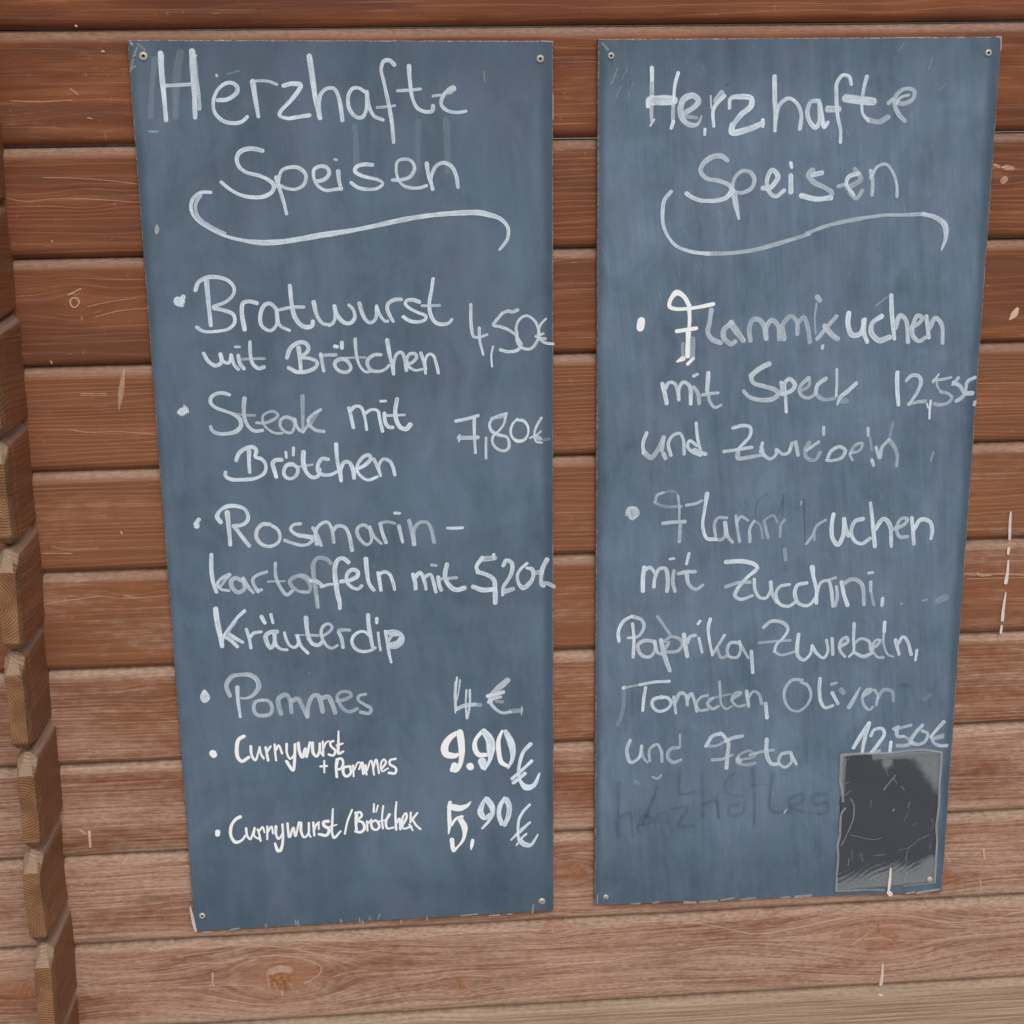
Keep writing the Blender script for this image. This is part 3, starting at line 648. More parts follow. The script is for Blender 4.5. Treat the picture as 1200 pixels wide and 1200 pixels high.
 ('R','heading','''60 3114,-592,45 3117,-756 3116,-999 3118,-1122;
100 3114,-598,38 3116,-719;
90 3143,-1116,30 3106,-1177;
100 3389,-650,38 3359,-759 3344,-978;
65 3344,-978,46 3341,-1125;
100 3347,-1137,38 3327,-1204;
85 3103,-926,101 3223,-921 3343,-923;
100 3078,-980,43 3083,-913 3121,-883;
75 3467,-1053,64 3567,-993 3610,-932 3552,-877 3451,-918 3422,-1028 3455,-1126 3533,-1177 3609,-1165,43 3646,-1086,18;
40 3480,-1090,38 3595,-1104;
60 3850,-856,64 3795,-935;
95 3877,-887,43 3796,-971 3766,-1032 3776,-1192;
70 3737,-885,25 3746,-1007;
90 3685,-1222,31 3682,-1277;
85 3937,-1010,38 3947,-912,51 4049,-895,59 4165,-915 4167,-988 4055,-1085 3981,-1183;
85 3974,-1183,64 3970,-1257 4123,-1234 4295,-1169;
100 4294,-1138,39 4296,-1200;
85 4405,-698,49 4416,-937 4429,-1102 4427,-1247;
80 4430,-1130,46 4461,-992 4558,-918 4647,-967 4701,-1078 4693,-1230;
75 4883,-950,52 4804,-956 4765,-1051 4798,-1162 4858,-1219 4899,-1164 4891,-970;
85 4899,-984,43 4927,-1123 4952,-1220 4987,-1172;
85 5221,-782,43 5196,-707 5124,-692 5070,-767 5069,-918 5092,-1111 5128,-1250 5133,-1376;
70 4988,-1034,72 5096,-1035;
75 5384,-709,40 5360,-811 5345,-949 5359,-1087 5421,-1157;
45 5420,-1150,64 5538,-1173 5630,-1125;
75 5170,-926,87 5323,-948 5462,-964;
60 5629,-980,44 5678,-939;
50 5701,-967,49 5789,-989 5888,-942 5898,-859 5795,-837 5712,-898 5695,-995 5752,-1106 5814,-1163;
70 5716,-981,35 5757,-926 5842,-900'''),
 ('R','heading','''60 3928,-1544,46 3862,-1499,54 3760,-1510 3671,-1577 3647,-1651 3713,-1728 3843,-1755 3961,-1807 3988,-1858;
85 3988,-1864,52 3925,-1933 3809,-1962 3641,-1953 3537,-1907 3504,-1881;
60 3988,-1845,44 4010,-1733 4086,-1659 4177,-1673 4224,-1749 4195,-1836 4092,-1885 4014,-1871;
80 3988,-1858,65 4001,-1865;
75 4015,-1909,60 4038,-2023 4068,-2151,39;
75 4318,-1839,52 4390,-1840 4452,-1778 4476,-1715 4409,-1651 4361,-1751 4377,-1865 4458,-1929 4547,-1868;
100 4614,-1586,31 4622,-1630;
90 4607,-1582,40 4619,-1626;
75 4615,-1715,55 4621,-1885;
80 4948,-1691,52 4844,-1711;
50 4842,-1667,61 4806,-1710 4863,-1786 4988,-1847 5068,-1908 5024,-1960;
85 5054,-1953,62 4901,-1965 4738,-1925;
85 5343,-1704,46 5245,-1733 5217,-1806 5300,-1927;
40 5303,-1659,62 5369,-1764 5235,-1851;
45 5391,-1884,46 5333,-1965 5252,-1896;
50 5134,-1835,46 5187,-1821;
60 5501,-1931,40 5502,-1796 5473,-1677;
60 5477,-1751,37 5548,-1634 5639,-1613 5722,-1711 5768,-1846 5773,-1950'''),
 ('R','swash','''75 3336,-1859,41 3267,-1946 3249,-2072 3258,-2199 3312,-2327 3405,-2431 3562,-2492 3758,-2522;
50 3732,-2517,47 3954,-2519 4215,-2493 4410,-2451 4670,-2380 4839,-2332;
50 4808,-2324,43 5036,-2245 5266,-2197 5498,-2163 5652,-2147 5886,-2148 6072,-2144;
75 6072,-2144,47 6215,-2184 6314,-2262,63 6335,-2399,53 6297,-2533,22'''),
 ('R','bullet','''130 3037,-3224,87 3028,-3296'''),
 ('R','dish_line','''130 3559,-3080,47 3498,-2974 3418,-2927,60 3354,-2997,47 3342,-3075 3408,-3103 3566,-3100 3697,-3083 3815,-3060;
130 3555,-3067,45 3563,-3250 3552,-3382;
130 3552,-3368,63 3548,-3619;
120 3426,-3345,45 3637,-3318;
110 3439,-3676,26 3498,-3645,66;
110 3552,-3706,45 3611,-3648;
35 3599,-3435,66 3597,-3634;
35 3495,-3486,40 3498,-3631;
60 3797,-3125,58 3780,-3256 3763,-3360 3811,-3441 3905,-3483;
55 4019,-3275,58 3941,-3338 3943,-3431 4025,-3499 4064,-3474;
55 4019,-3275,74 4074,-3355 4157,-3463;
50 4236,-3465,59 4219,-3332 4256,-3241 4322,-3242 4378,-3310 4409,-3443;
50 4408,-3452,53 4404,-3329 4463,-3252 4536,-3315 4550,-3464;
50 4603,-3457,57 4588,-3299 4673,-3213 4737,-3267 4751,-3408;
45 4755,-3285,53 4814,-3226 4863,-3340 4891,-3499;
55 4955,-3011,60 4983,-3047;
45 4949,-3081,21 4935,-3237 4954,-3413;
60 5176,-3225,50 5084,-3328 4974,-3466;
55 5048,-3327,60 5142,-3435 5196,-3472;
85 5308,-3194,57 5305,-3316 5354,-3432 5443,-3425 5489,-3268;
80 5480,-3277,57 5487,-3408 5528,-3515;
75 5674,-3237,64 5579,-3305 5567,-3410 5661,-3501 5775,-3468;
85 5768,-3013,50 5788,-3223 5830,-3488;
70 5832,-3364,57 5878,-3234 5943,-3279 5984,-3527;
65 5993,-3368,50 6080,-3335 6129,-3266 6074,-3238 6027,-3351 6033,-3457 6109,-3521 6178,-3479;
75 6173,-3249,47 6214,-3480;
65 6216,-3374,54 6273,-3269 6349,-3342 6371,-3545;
70 5036,-3547,36 5032,-3573;
30 5725,-3029,18 5605,-3122'''),
 ('R','dish_line','''85 3278,-3919,48 3306,-4026 3328,-4135;
75 3312,-3973,40 3351,-3907 3417,-3922 3461,-4098;
80 3461,-4098,45 3465,-3964 3510,-3905 3578,-3954 3595,-4149;
55 3624,-3968,45 3673,-4037 3688,-4145;
75 3622,-3841,35 3661,-3822;
80 3781,-3812,48 3772,-3999;
60 3772,-3999,40 3808,-4135 3864,-4197 3930,-4172;
70 3726,-4052,43 3806,-4041 3893,-4036;
60 4439,-3730,59 4334,-3787 4255,-3852;
85 3113,-4459,40 3074,-4574 3082,-4683;
50 3089,-4683,59 3164,-4741 3243,-4647 3301,-4513;
60 3304,-4704,59 3325,-4753;
60 3301,-4526,46 3283,-4662;
80 3385,-4720,40 3356,-4583 3401,-4502 3481,-4477 3523,-4560 3533,-4711;
85 3660,-4367,35 3677,-4524 3714,-4676;
80 3672,-4620,40 3590,-4563 3571,-4630 3620,-4686 3715,-4731;
70 3646,-4674,54 3769,-4719;
75 4071,-4434,40 4178,-4410 4260,-4433 4263,-4529 4198,-4609 4132,-4675;
60 4133,-4716,49 4135,-4778 4270,-4769 4405,-4752;
75 3977,-4698,43 4119,-4682 4287,-4659;
60 4448,-3730,54 4330,-3787 4259,-3865 4281,-3933 4403,-3977 4525,-4020 4567,-4062 4515,-4115 4395,-4131 4246,-4093 4177,-4024;
75 4590,-3941,46 4608,-4077;
75 4608,-4063,46 4701,-4039 4746,-3973 4682,-3904 4630,-3943 4642,-4078 4658,-4268;
50 4891,-3903,54 4819,-3968,46 4795,-4041 4838,-4104 4906,-4119 4946,-4100;
40 4815,-4035,40 4881,-4003 4910,-3950 4891,-3896;
70 5087,-3908,46 4995,-3980 4979,-4074;
35 4986,-4087,46 5070,-4144 5191,-4134;
75 5204,-3810,35 5210,-3959 5210,-4107;
75 5427,-3971,46 5337,-4057 5258,-4122 5228,-4203,24;
25 5274,-4163,68 5328,-4165;
75 4404,-4615,38 4387,-4711;
65 4392,-4656,41 4429,-4753 4498,-4797 4564,-4744 4562,-4689 4632,-4746 4700,-4734 4737,-4625;
60 4777,-4613,49 4810,-4765;
75 4903,-4713,35 5036,-4621;
40 4927,-4631,49 4890,-4713 4907,-4796 5003,-4827 5055,-4745;
70 5086,-4458,41 5089,-4540;
65 5140,-4831,41 5177,-4735 5270,-4683 5341,-4727 5303,-4809 5182,-4839 5133,-4831;
50 5397,-4770,36 5448,-4675 5529,-4650 5505,-4732 5397,-4770 5428,-4840;
65 5588,-4480,38 5593,-4569;
25 5614,-4584,27 5642,-4736;
70 5648,-4847,36 5672,-4911;
-30 5429,-4854,19 5528,-4913 5609,-4888'''),
 ('R','price','''90 5885,-3862,48 5884,-3945 5896,-4069 5915,-4226;
70 5989,-3958,31 6043,-3902,46 6126,-3910 6156,-3973,52 6117,-4096,46 6030,-4229,31;
55 6030,-4219,46 6123,-4201 6216,-4193;
90 6239,-4225,23 6252,-4267;
90 6279,-4189,27 6274,-4278 6276,-4393;
75 6355,-3895,21 6297,-3977,42;
60 6302,-3961,31 6400,-3954 6493,-3935;
45 6337,-3936,25 6342,-4019 6388,-4093;
45 6388,-4093,42 6473,-4117 6518,-4160 6480,-4221 6376,-4239 6323,-4227;
65 6577,-3943,38 6519,-4014;
60 6528,-3993,46 6605,-4037 6640,-4101;
60 6766,-3943,46 6685,-3987 6662,-4112 6634,-4163 6573,-4203;
60 6663,-4122,53 6746,-4119;
70 6785,-4220,36 6776,-4251;
30 6346,-4776,19 6321,-4881;
20 5864,-4434,42 5841,-4591'''),
 ('R','dish_line','''60 5689,-4702,38 5738,-4831 5758,-4704 5832,-4622;
40 5832,-4622,46 5900,-4709 5937,-4816 5933,-4922'''),
 ('R','bullet','''60 2961,-5346,108 2969,-5395;
60 2908,-5379,41 2921,-5317 3002,-5313 3029,-5383 2962,-5437'''),
 ('R','dish_line','''50 3217,-5251,32 3243,-5168 3310,-5143;
20 3310,-5143,24 3431,-5133 3480,-5190;
55 3473,-5190,33 3489,-5302 3492,-5455;
30 3217,-5258,35 3326,-5303 3516,-5310;
60 3570,-5298,35 3678,-5280 3746,-5248;
60 3309,-5498,49 3424,-5488 3554,-5486;
50 3506,-5512,41 3497,-5716;
85 3798,-5173,49 3775,-5354,41 3759,-5549,46 3811,-5692 3907,-5702;
55 4023,-5460,41 3928,-5457 3889,-5526 3906,-5667;
50 3907,-5709,41 3975,-5712 4015,-5671 4011,-5516;
60 4011,-5516,47 4043,-5672 4100,-5745;
60 4132,-5443,38 4149,-5563 4182,-5741;
50 4148,-5507,33 4187,-5452 4271,-5497;
60 4299,-5745,39 4294,-5596 4340,-5507;
30 4340,-5507,30 4410,-5558 4442,-5715;
85 3105,-6005,49 3093,-6133 3095,-6283;
80 3113,-6034,41 3174,-6008 3230,-6081;
75 3218,-6238,47 3230,-6124 3283,-6026 3345,-6029 3374,-6144 3370,-6294;
60 3442,-6061,44 3430,-6175 3460,-6298;
70 3398,-5917,33 3439,-5912;
80 3609,-5861,36 3584,-5981;
65 3497,-6092,52 3586,-6074 3682,-6077;
60 3586,-6095,47 3616,-6225 3700,-6286 3775,-6238;
40 4454,-5508,36 4501,-5707;
30 4473,-5488,32 4553,-5449 4606,-5534;
35 4642,-5701,37 4647,-5556 4686,-5506;
30 4699,-5850,41 4713,-5976;
50 4941,-5796,33 5008,-5704 5054,-5591 5153,-5522;
40 5031,-5757,24 5037,-5674;
85 5242,-5463,53 5227,-5598 5244,-5744 5309,-5820 5365,-5707 5366,-5519;
85 5366,-5519,49 5393,-5645 5427,-5719;
75 5581,-5527,49 5490,-5555 5455,-5668 5501,-5785 5585,-5819 5674,-5760;
85 5659,-5343,41 5689,-5531,49 5736,-5857;
80 5730,-5657,49 5816,-5535 5891,-5600 5926,-5864;
60 5925,-5664,45 6065,-5607 6093,-5545 6021,-5542 5975,-5645 6012,-5751 6105,-5755;
80 6143,-5536,49 6186,-5842;
80 6176,-5673,49 6247,-5561 6352,-5585 6388,-5681 6380,-5786;
-50 4900,-5275,32 4916,-5545 4931,-5816;
-35 4665,-5206,28 4664,-5453;
-30 4474,-5199,32 4366,-5298 4351,-5463;
-30 4593,-5451,28 4649,-5329 4666,-5226;
-25 4225,-5273,28 4287,-5337;
30 6078,-6560,29 6088,-6550;
25 6326,-6527,29 6377,-6518;
15 6514,-6535,84 6594,-6495;
50 4862,-5336,20 4870,-5295'''),
 ('R','dish_line','''85 4032,-5976,51 4219,-5974 4357,-6015 4392,-6060 4276,-6171 4177,-6291;
70 4177,-6291,45 4145,-6379 4215,-6426 4343,-6387;
55 4040,-6268,48 4175,-6229 4312,-6225;
75 4362,-6192,38 4375,-6317 4438,-6417 4507,-6420 4555,-6324 4552,-6235;
70 4552,-6235,45 4574,-6378 4629,-6478;
75 4768,-6270,41 4657,-6292 4617,-6380 4664,-6498 4769,-6529 4853,-6478;
75 4965,-6260,45 4863,-6282 4832,-6370 4880,-6497 4993,-6529 5076,-6434 5105,-6310;
85 5023,-6075,55 5040,-6182,48 5081,-6344 5088,-6506;
70 5082,-6380,42 5138,-6257 5215,-6243 5254,-6351 5280,-6549;
60 5313,-6318,38 5327,-6444 5306,-6550;
60 5214,-6234,35 5299,-6210;
80 5371,-6267,52 5404,-6411 5453,-6547;
55 5398,-6285,49 5499,-6236 5606,-6302 5644,-6546;
70 5678,-6171,31 5729,-6165;
65 5709,-6280,45 5715,-6387;
40 5715,-6387,35 5758,-6551;
85 5859,-6483,42 5854,-6564'''),
 ('R','dish_line','''85 2830,-6873,40 2821,-6759 2881,-6632 2973,-6580;
65 2973,-6580,43 3081,-6624 3113,-6707 3053,-6818 2937,-6837;
80 2982,-6669,40 2999,-6832 2994,-7068;
65 3239,-6891,43 3115,-6877 3046,-6931 3087,-7047 3180,-7076 3241,-7005 3239,-6899;
65 3240,-6907,43 3272,-7023 3319,-7049;
40 3266,-6592,40 3337,-6700 3408,-6808;
65 3309,-6877,53 3351,-7059 3416,-7251;
50 3395,-6914,43 3350,-7010;
50 3348,-6895,40 3424,-6842 3518,-6870 3558,-6937 3505,-7016 3381,-7027;
75 3571,-6823,50 3590,-6955 3616,-7087;
65 3612,-6923,44 3642,-6851 3704,-6837;
70 3743,-6871,40 3786,-7045;
80 3732,-6700,37 3754,-6668;
85 3870,-6649,40 3849,-6754 3869,-6917 3904,-7083;
65 4038,-6851,41 3911,-7067;
45 3957,-7003,37 4007,-7120 4069,-7106;
60 4205,-6948,41 4111,-6944 4074,-7025 4100,-7108 4194,-7120 4231,-7031 4212,-6932;
55 4221,-6949,38 4271,-7049 4320,-7134;
80 4357,-7061,41 4381,-7318'''),
 ('R','dish_line','''70 4491,-6774,40 4571,-6709 4704,-6723 4772,-6803 4727,-6905 4647,-6988 4625,-7073;
50 4625,-7073,33 4701,-7120 4866,-7084;
40 4440,-6962,36 4596,-6951 4803,-6946;
80 4899,-6877,43 4888,-7015 4901,-7137 4969,-7192 5042,-7126 5062,-7023;
75 5062,-7023,40 5116,-7112 5202,-7176 5248,-7100 5226,-6960;
75 5291,-6946,47 5308,-7138;
65 5379,-7054,40 5476,-6988 5457,-6936 5393,-6985 5389,-7089 5451,-7170;
75 5541,-6775,40 5541,-6956 5549,-7113 5501,-7172;
60 5560,-7009,40 5625,-6960 5726,-6999 5748,-7087;
65 5566,-7131,43 5669,-7179 5767,-7140;
55 5748,-7104,37 5829,-7038 5859,-6987 5809,-6985 5763,-7070 5837,-7195 5904,-7198;
80 5898,-6772,50 5896,-6885;
50 5896,-6885,27 5894,-7006 5952,-7165 6021,-7195;
75 6035,-6995,44 6087,-7171;
70 6063,-7048,44 6125,-6955 6179,-7018 6230,-7177;
85 6294,-7128,34 6284,-7250'''),
 ('R','dish_line','''80 2886,-7442,47 2895,-7434;
40 2905,-7437,28 3076,-7409;
75 3076,-7409,41 3247,-7383 3411,-7383;
85 3142,-7445,37 3124,-7560 3111,-7726;
75 3328,-7569,44 3234,-7598 3220,-7664 3283,-7742 3393,-7722 3439,-7641 3391,-7581 3312,-7577;
65 3469,-7576,41 3496,-7777;
60 3486,-7643,41 3546,-7530 3610,-7566 3628,-7683;
60 3626,-7616,41 3672,-7544 3705,-7620 3740,-7772;
50 3861,-7577,38 3783,-7599 3737,-7672 3771,-7757 3865,-7753;
50 3925,-7613,38 3863,-7677 3928,-7747 3990,-7717;
45 3999,-7417,35 4010,-7567 4029,-7702 4086,-7755 4148,-7724;
35 3878,-7620,31 4019,-7593 4128,-7573;
45 4146,-7640,35 4254,-7562 4191,-7559 4146,-7640 4212,-7727 4306,-7715;
60 4317,-7548,44 4346,-7733;
50 4335,-7632,41 4396,-7552 4460,-7588 4496,-7707;
75 4543,-7709,44 4565,-7886'''),
 ('R','dish_line','''50 4962,-7437,37 4846,-7432 4766,-7533 4762,-7656 4825,-7783 4927,-7823 5025,-7757 5071,-7635 5032,-7510 4947,-7462;
75 5171,-7429,43 5168,-7569 5191,-7711 5245,-7793 5336,-7771;
50 5308,-7505,34 5366,-7490;
70 5321,-7611,50 5394,-7747;
30 5428,-7581,67 5455,-7617;
55 5646,-7564,20 5592,-7677,47 5531,-7798,57;
45 5693,-7664,40 5790,-7597 5739,-7586 5684,-7663 5698,-7770 5769,-7845 5810,-7811;
50 5824,-7599,37 5862,-7671 5851,-7786;
35 5863,-7707,41 5925,-7603 6028,-7626 6051,-7751'''),
 ('R','dish_line','''65 2969,-8090,42 2932,-8221 2981,-8367 3076,-8310 3103,-8168;
40 3103,-8168,38 3124,-8312 3173,-8377;
50 3201,-8357,38 3199,-8214 3284,-8156 3333,-8241 3345,-8375;
45 3533,-8210,42 3438,-8225 3411,-8327 3479,-8392 3565,-8365;
40 3549,-8047,27 3553,-8210;
75 3859,-8205,46 3933,-8086 4028,-8060;
40 3859,-8205,38 3975,-8211 4088,-8155;
65 4048,-8071,50 4118,-8177 4113,-8341 4107,-8496;
65 4088,-8155,46 4183,-8118 4279,-8102;
50 3940,-8384,39 4056,-8379 4170,-8333;
35 4441,-8336,39 4362,-8291 4248,-8348 4231,-8429 4329,-8465 4444,-8450;
50 4239,-8388,58 4260,-8420;
35 4239,-8393,35 4326,-8393 4422,-8373 4456,-8333;
50 4383,-8344,43 4517,-8309 4652,-8295;
65 4570,-8157,50 4576,-8343 4639,-8470 4716,-8474;
55 4847,-8336,43 4751,-8352 4725,-8454 4796,-8520 4871,-8461 4866,-8337;
65 4867,-8358,47 4930,-8485;
15 2896,-7470,49 2880,-7731 2824,-7890;
-18 2924,-7471,45 2920,-7976;
-18 2991,-7495,45 2984,-7776;
-50 3275,-8796,19 3182,-9062 3126,-9185;
35 3242,-8566,31 3291,-8589 3338,-8550;
15 3042,-8617,58 3061,-8629'''),
 ('R','price','''85 5774,-8014,49 5690,-8155 5606,-8313;
80 5774,-8014,52 5737,-8190 5715,-8351 5714,-8489;
80 5805,-8169,46 5840,-8098 5931,-8086 5965,-8152 5909,-8263 5809,-8404;
50 5809,-8396,43 5915,-8368;
85 6050,-8261,40 6045,-8367 6047,-8489;
55 6068,-8093,37 6128,-8063;
50 6085,-8109,37 6190,-8082 6281,-8062;
55 6108,-8111,46 6127,-8192 6196,-8196;
50 6134,-8314,46 6219,-8318 6309,-8290;
40 6189,-8195,37 6252,-8231 6270,-8280 6226,-8314;
60 6419,-8069,46 6333,-8170 6292,-8265 6372,-8310 6462,-8273 6487,-8177 6423,-8142;
70 6670,-8041,46 6592,-8134 6528,-8220;
55 6535,-8220,46 6571,-8303 6651,-8340 6728,-8338;
40 6553,-8253,31 6644,-8242 6675,-8235;
40 6582,-8231,37 6673,-8202;
35 6651,-8340,40 6728,-8351'''),
 ('R','ghost','''-28 2843,-8622,65 2836,-9303;
-30 2872,-9058,55 2972,-9009 3013,-9313;
-30 3074,-9179,45 3250,-9133 3148,-9046 3075,-9206 3126,-9291;
-40 3294,-8700,30 3221,-8886 3124,-9154;
-26 3277,-9245,46 3299,-9054 3375,-9030;
-25 3425,-9033,40 3428,-9170;
-30 3475,-8981,56 3651,-8977 3555,-9205 3732,-9214;
-30 3554,-8497,60 3572,-8796 3748,-8777;
-30 3819,-8564,86 3843,-9083;
-15 3843,-9083,51 3856,-9636;
-30 3853,-8946,56 3978,-8898 4034,-9120;
-25 4002,-8845,66 4022,-9120;
-30 4259,-8968,66 4158,-8990 4161,-9100 4313,-9080 4334,-8944;
-22 4196,-8556,56 4099,-8687 4128,-8824 4306,-8861;
-32 4422,-8514,71 4447,-8896 4458,-9253;
-22 4404,-8730,46 4607,-8726;
-35 4653,-8607,66 4656,-9071 4849,-9095;
-28 4900,-9112,61 4869,-8945 5019,-8871 5023,-8980 4897,-9029 5054,-9120;
-28 5301,-8885,56 5148,-8905 5178,-9016 5331,-8997 5311,-9133 5106,-9122;
-25 5210,-8853,31 5235,-9157;
60 4811,-9107,20 4835,-9067;
-15 6175,-7544,101 6206,-7794;
-15 6196,-6742,67 6356,-6904;
-12 5999,-7413,51 6034,-7750;
-20 6115,-7550,46 6268,-7573;
-18 6539,-7538,31 6491,-7743;
-16 6271,-7637,46 6341,-7784 6430,-7740;
12 6415,-7739,46 6488,-7695;
-22 3660,-2207,44 3637,-2359;
-16 3984,-2175,65 3935,-2301;
-14 4177,-2102,52 4132,-2343;
-20 4346,-2092,31 4362,-2194;
-12 3402,-2278,52 3492,-2229;
-60 3893,-783,25 3918,-759;
-30 3650,-726,20 3657,-713'''),
 ('W','bird_dropping','''90 7315,-5532,20 7316,-5653,30 7326,-5846;
100 7324,-5958,30 7321,-6020;
90 7330,-6112,20 7330,-6246,30 7319,-6369,40;
90 7328,-6494,15 7315,-6659,30 7312,-6826,41;
100 7312,-6900,25 7308,-6984;
85 6131,-11235,21 6134,-11388,32 6125,-11517,38;
85 6116,-11659,32 6144,-11673'''),
 ('W','paint_chip','''120 7216,-3207,39 7187,-3263,68 7143,-3318,19;
80 6936,-1672,19 6992,-1664;
60 6973,-1799,66 6956,-1816;
50 6973,-1672,47 7050,-1683;
70 6849,-1643,28 6897,-1662;
90 -3224,-8948,38 -3229,-9141,19;
80 -3327,-8921,29 -3273,-8967;
80 7293,-9757,21 7313,-9883;
70 7279,-10155,17 7299,-10294;
80 -1946,-10850,20 -1949,-10998;
80 -1985,-11007,20 -1935,-11010;
90 -2693,-124,20 -2685,-128;
90 -2452,-373,17 -2435,-374;
60 -2792,-736,12 -2720,-795;
60 -2644,-1023,12 -2602,-1032;
70 -2909,-2798,9 -2971,-2812,17;
70 -2845,-2755,12 -2980,-2814;
60 -3100,-2254,17 -3093,-2263;
70 -3211,-3511,18 -3204,-3530;
90 -3487,-9624,17 -3467,-9625;
70 6377,-2334,15 6397,-2352;
80 -2620,-5406,18 -2613,-5426;
60 6831,-9788,15 6881,-9904;
60 -2454,-9969,19 -2435,-9971;
60 1022,-11305,20 1073,-11296'''),
 ('W','split_mark','''55 -2464,-3632,18 -2498,-3796,53 -2526,-3943,45 -2547,-4054,9;
35 -2461,-3650,18 -2528,-3962;
50 -3067,-4252,11 -2917,-4285 -2560,-4291 -2168,-4336;
50 -2930,-3867,11 -2664,-3875;
40 -2931,-3886,11 -2665,-3893;
50 -3475,-6194,13 -3290,-6172 -3105,-6150 -2874,-6129;
40 -2646,-6158,13 -2508,-6164 -2137,-6149;
40 -3585,-1793,9 -3333,-1850 -3075,-1828 -2731,-1834 -2173,-1879;
45 -3142,-1612,9 -2715,-1628 -2203,-1688;
45 -3399,-845,10 -3080,-858 -2783,-845;
40 -2789,-2944,9 -2549,-2895 -2283,-2866;
40 -2718,-3053,9 -2468,-2996 -2159,-2976;
40 6827,-6247,30 7130,-6269;
50 6978,-6242,24 7030,-6275 7180,-6261 7535,-6284;
40 6852,-6310,12 7537,-6316;
40 -2634,-6129,18 -2526,-6163;
35 -2368,-9842,14 -2172,-9832;
25 -3358,-5544,27 -3243,-5577 -2879,-5581;
45 -3473,-5617,14 -3156,-5629'''),
 ('W','knot_ring','''75 -2873,-2897,14 -2883,-2861 -2922,-2847 -2958,-2868 -2962,-2913 -2938,-2945 -2903,-2941 -2874,-2906 -2869,-2897;
-50 -2925,-2887,26 -2909,-2905;
40 -2920,-2824,9 -2884,-2816 -2856,-2790'''),
 ('L','edge_chip','''75 -2015,-2108,17 -2017,-2143,43 -2024,-2187,26;
100 -2142,-9933,15 -2129,-10033,29 -2116,-10144,34 -2097,-10245,29;
60 -2166,-276,8 -2143,-309,25;
35 -2123,-392,20 -2094,-342;
30 -2084,-309,20 -2020,-360;
40 -2142,-424,17 -2116,-408;
30 -2158,-540,25 -2132,-524;
25 -2144,-457,25 -2178,-573;
50 -1700,-10247,14 -1601,-10236;
50 -2015,-10261,14 -1936,-10260;
50 -1295,-10204,16 -1286,-10238;
40 -948,-10170,16 -941,-10237;
40 -919,-10183,16 -911,-10239;
55 -424,-10190,16 -415,-10235;
45 -205,-10192,16 -197,-10237;
50 -167,-10228,14 -158,-10262;
30 -85,-10177,14 -77,-10222;
40 35,-10151,14 13,-10216;
45 1841,-10135,18 1830,-10247;
45 1325,-10250,20 1436,-10246;
40 1537,-10240,16 1588,-10243;
40 282,-10244,14 280,-10288;
40 582,-10217,14 591,-10262;
50 983,-10230,14 1185,-10219;
40 2089,-843,12 2089,-1100;
60 -1271,-276,12 -1237,-281;
50 473,-293,12 490,-302;
50 1976,-316,12 2090,-326;
25 1386,-707,18 1379,-613'''),
 ('R','edge_chip','''30 2591,-339,18 2653,-407,26;
50 2602,-10157,14 2601,-10045;
50 3645,-10208,31 3779,-10215;
45 3831,-10213,25 4037,-10214;
45 4088,-10211,21 4242,-10186;
40 4326,-10214,21 4501,-10201;
45 4989,-10218,31 5176,-10207;
40 4812,-10219,21 4916,-10214;
40 3266,-10196,20 3337,-10189;
35 3010,-10193,20 3112,-10193;
50 6486,-10249,25 6747,-10218;
60 6349,-10252,15 6453,-10236;
60 6752,-320,17 6798,-325;
60 6799,-329,13 6807,-450;
40 5676,-318,11 6039,-318;
25 2744,-663,18 2691,-748;
30 2761,-595,12 2717,-680;
25 2859,-596,12 2798,-715;
30 2798,-766,12 2746,-885;
20 2922,-751,12 2870,-870;
20 5769,-371,15 5701,-456;
20 6070,-528,15 6041,-649;
20 6233,-790,15 6164,-859'''),
 ('R','screw_rust','''-30 2689,-492,27 2699,-560'''),
 ('S','bird_dropping','''110 6129,-9891,21 6128,-10038,31 6120,-10185;
100 6122,-10208,42 6144,-10232,53'''),
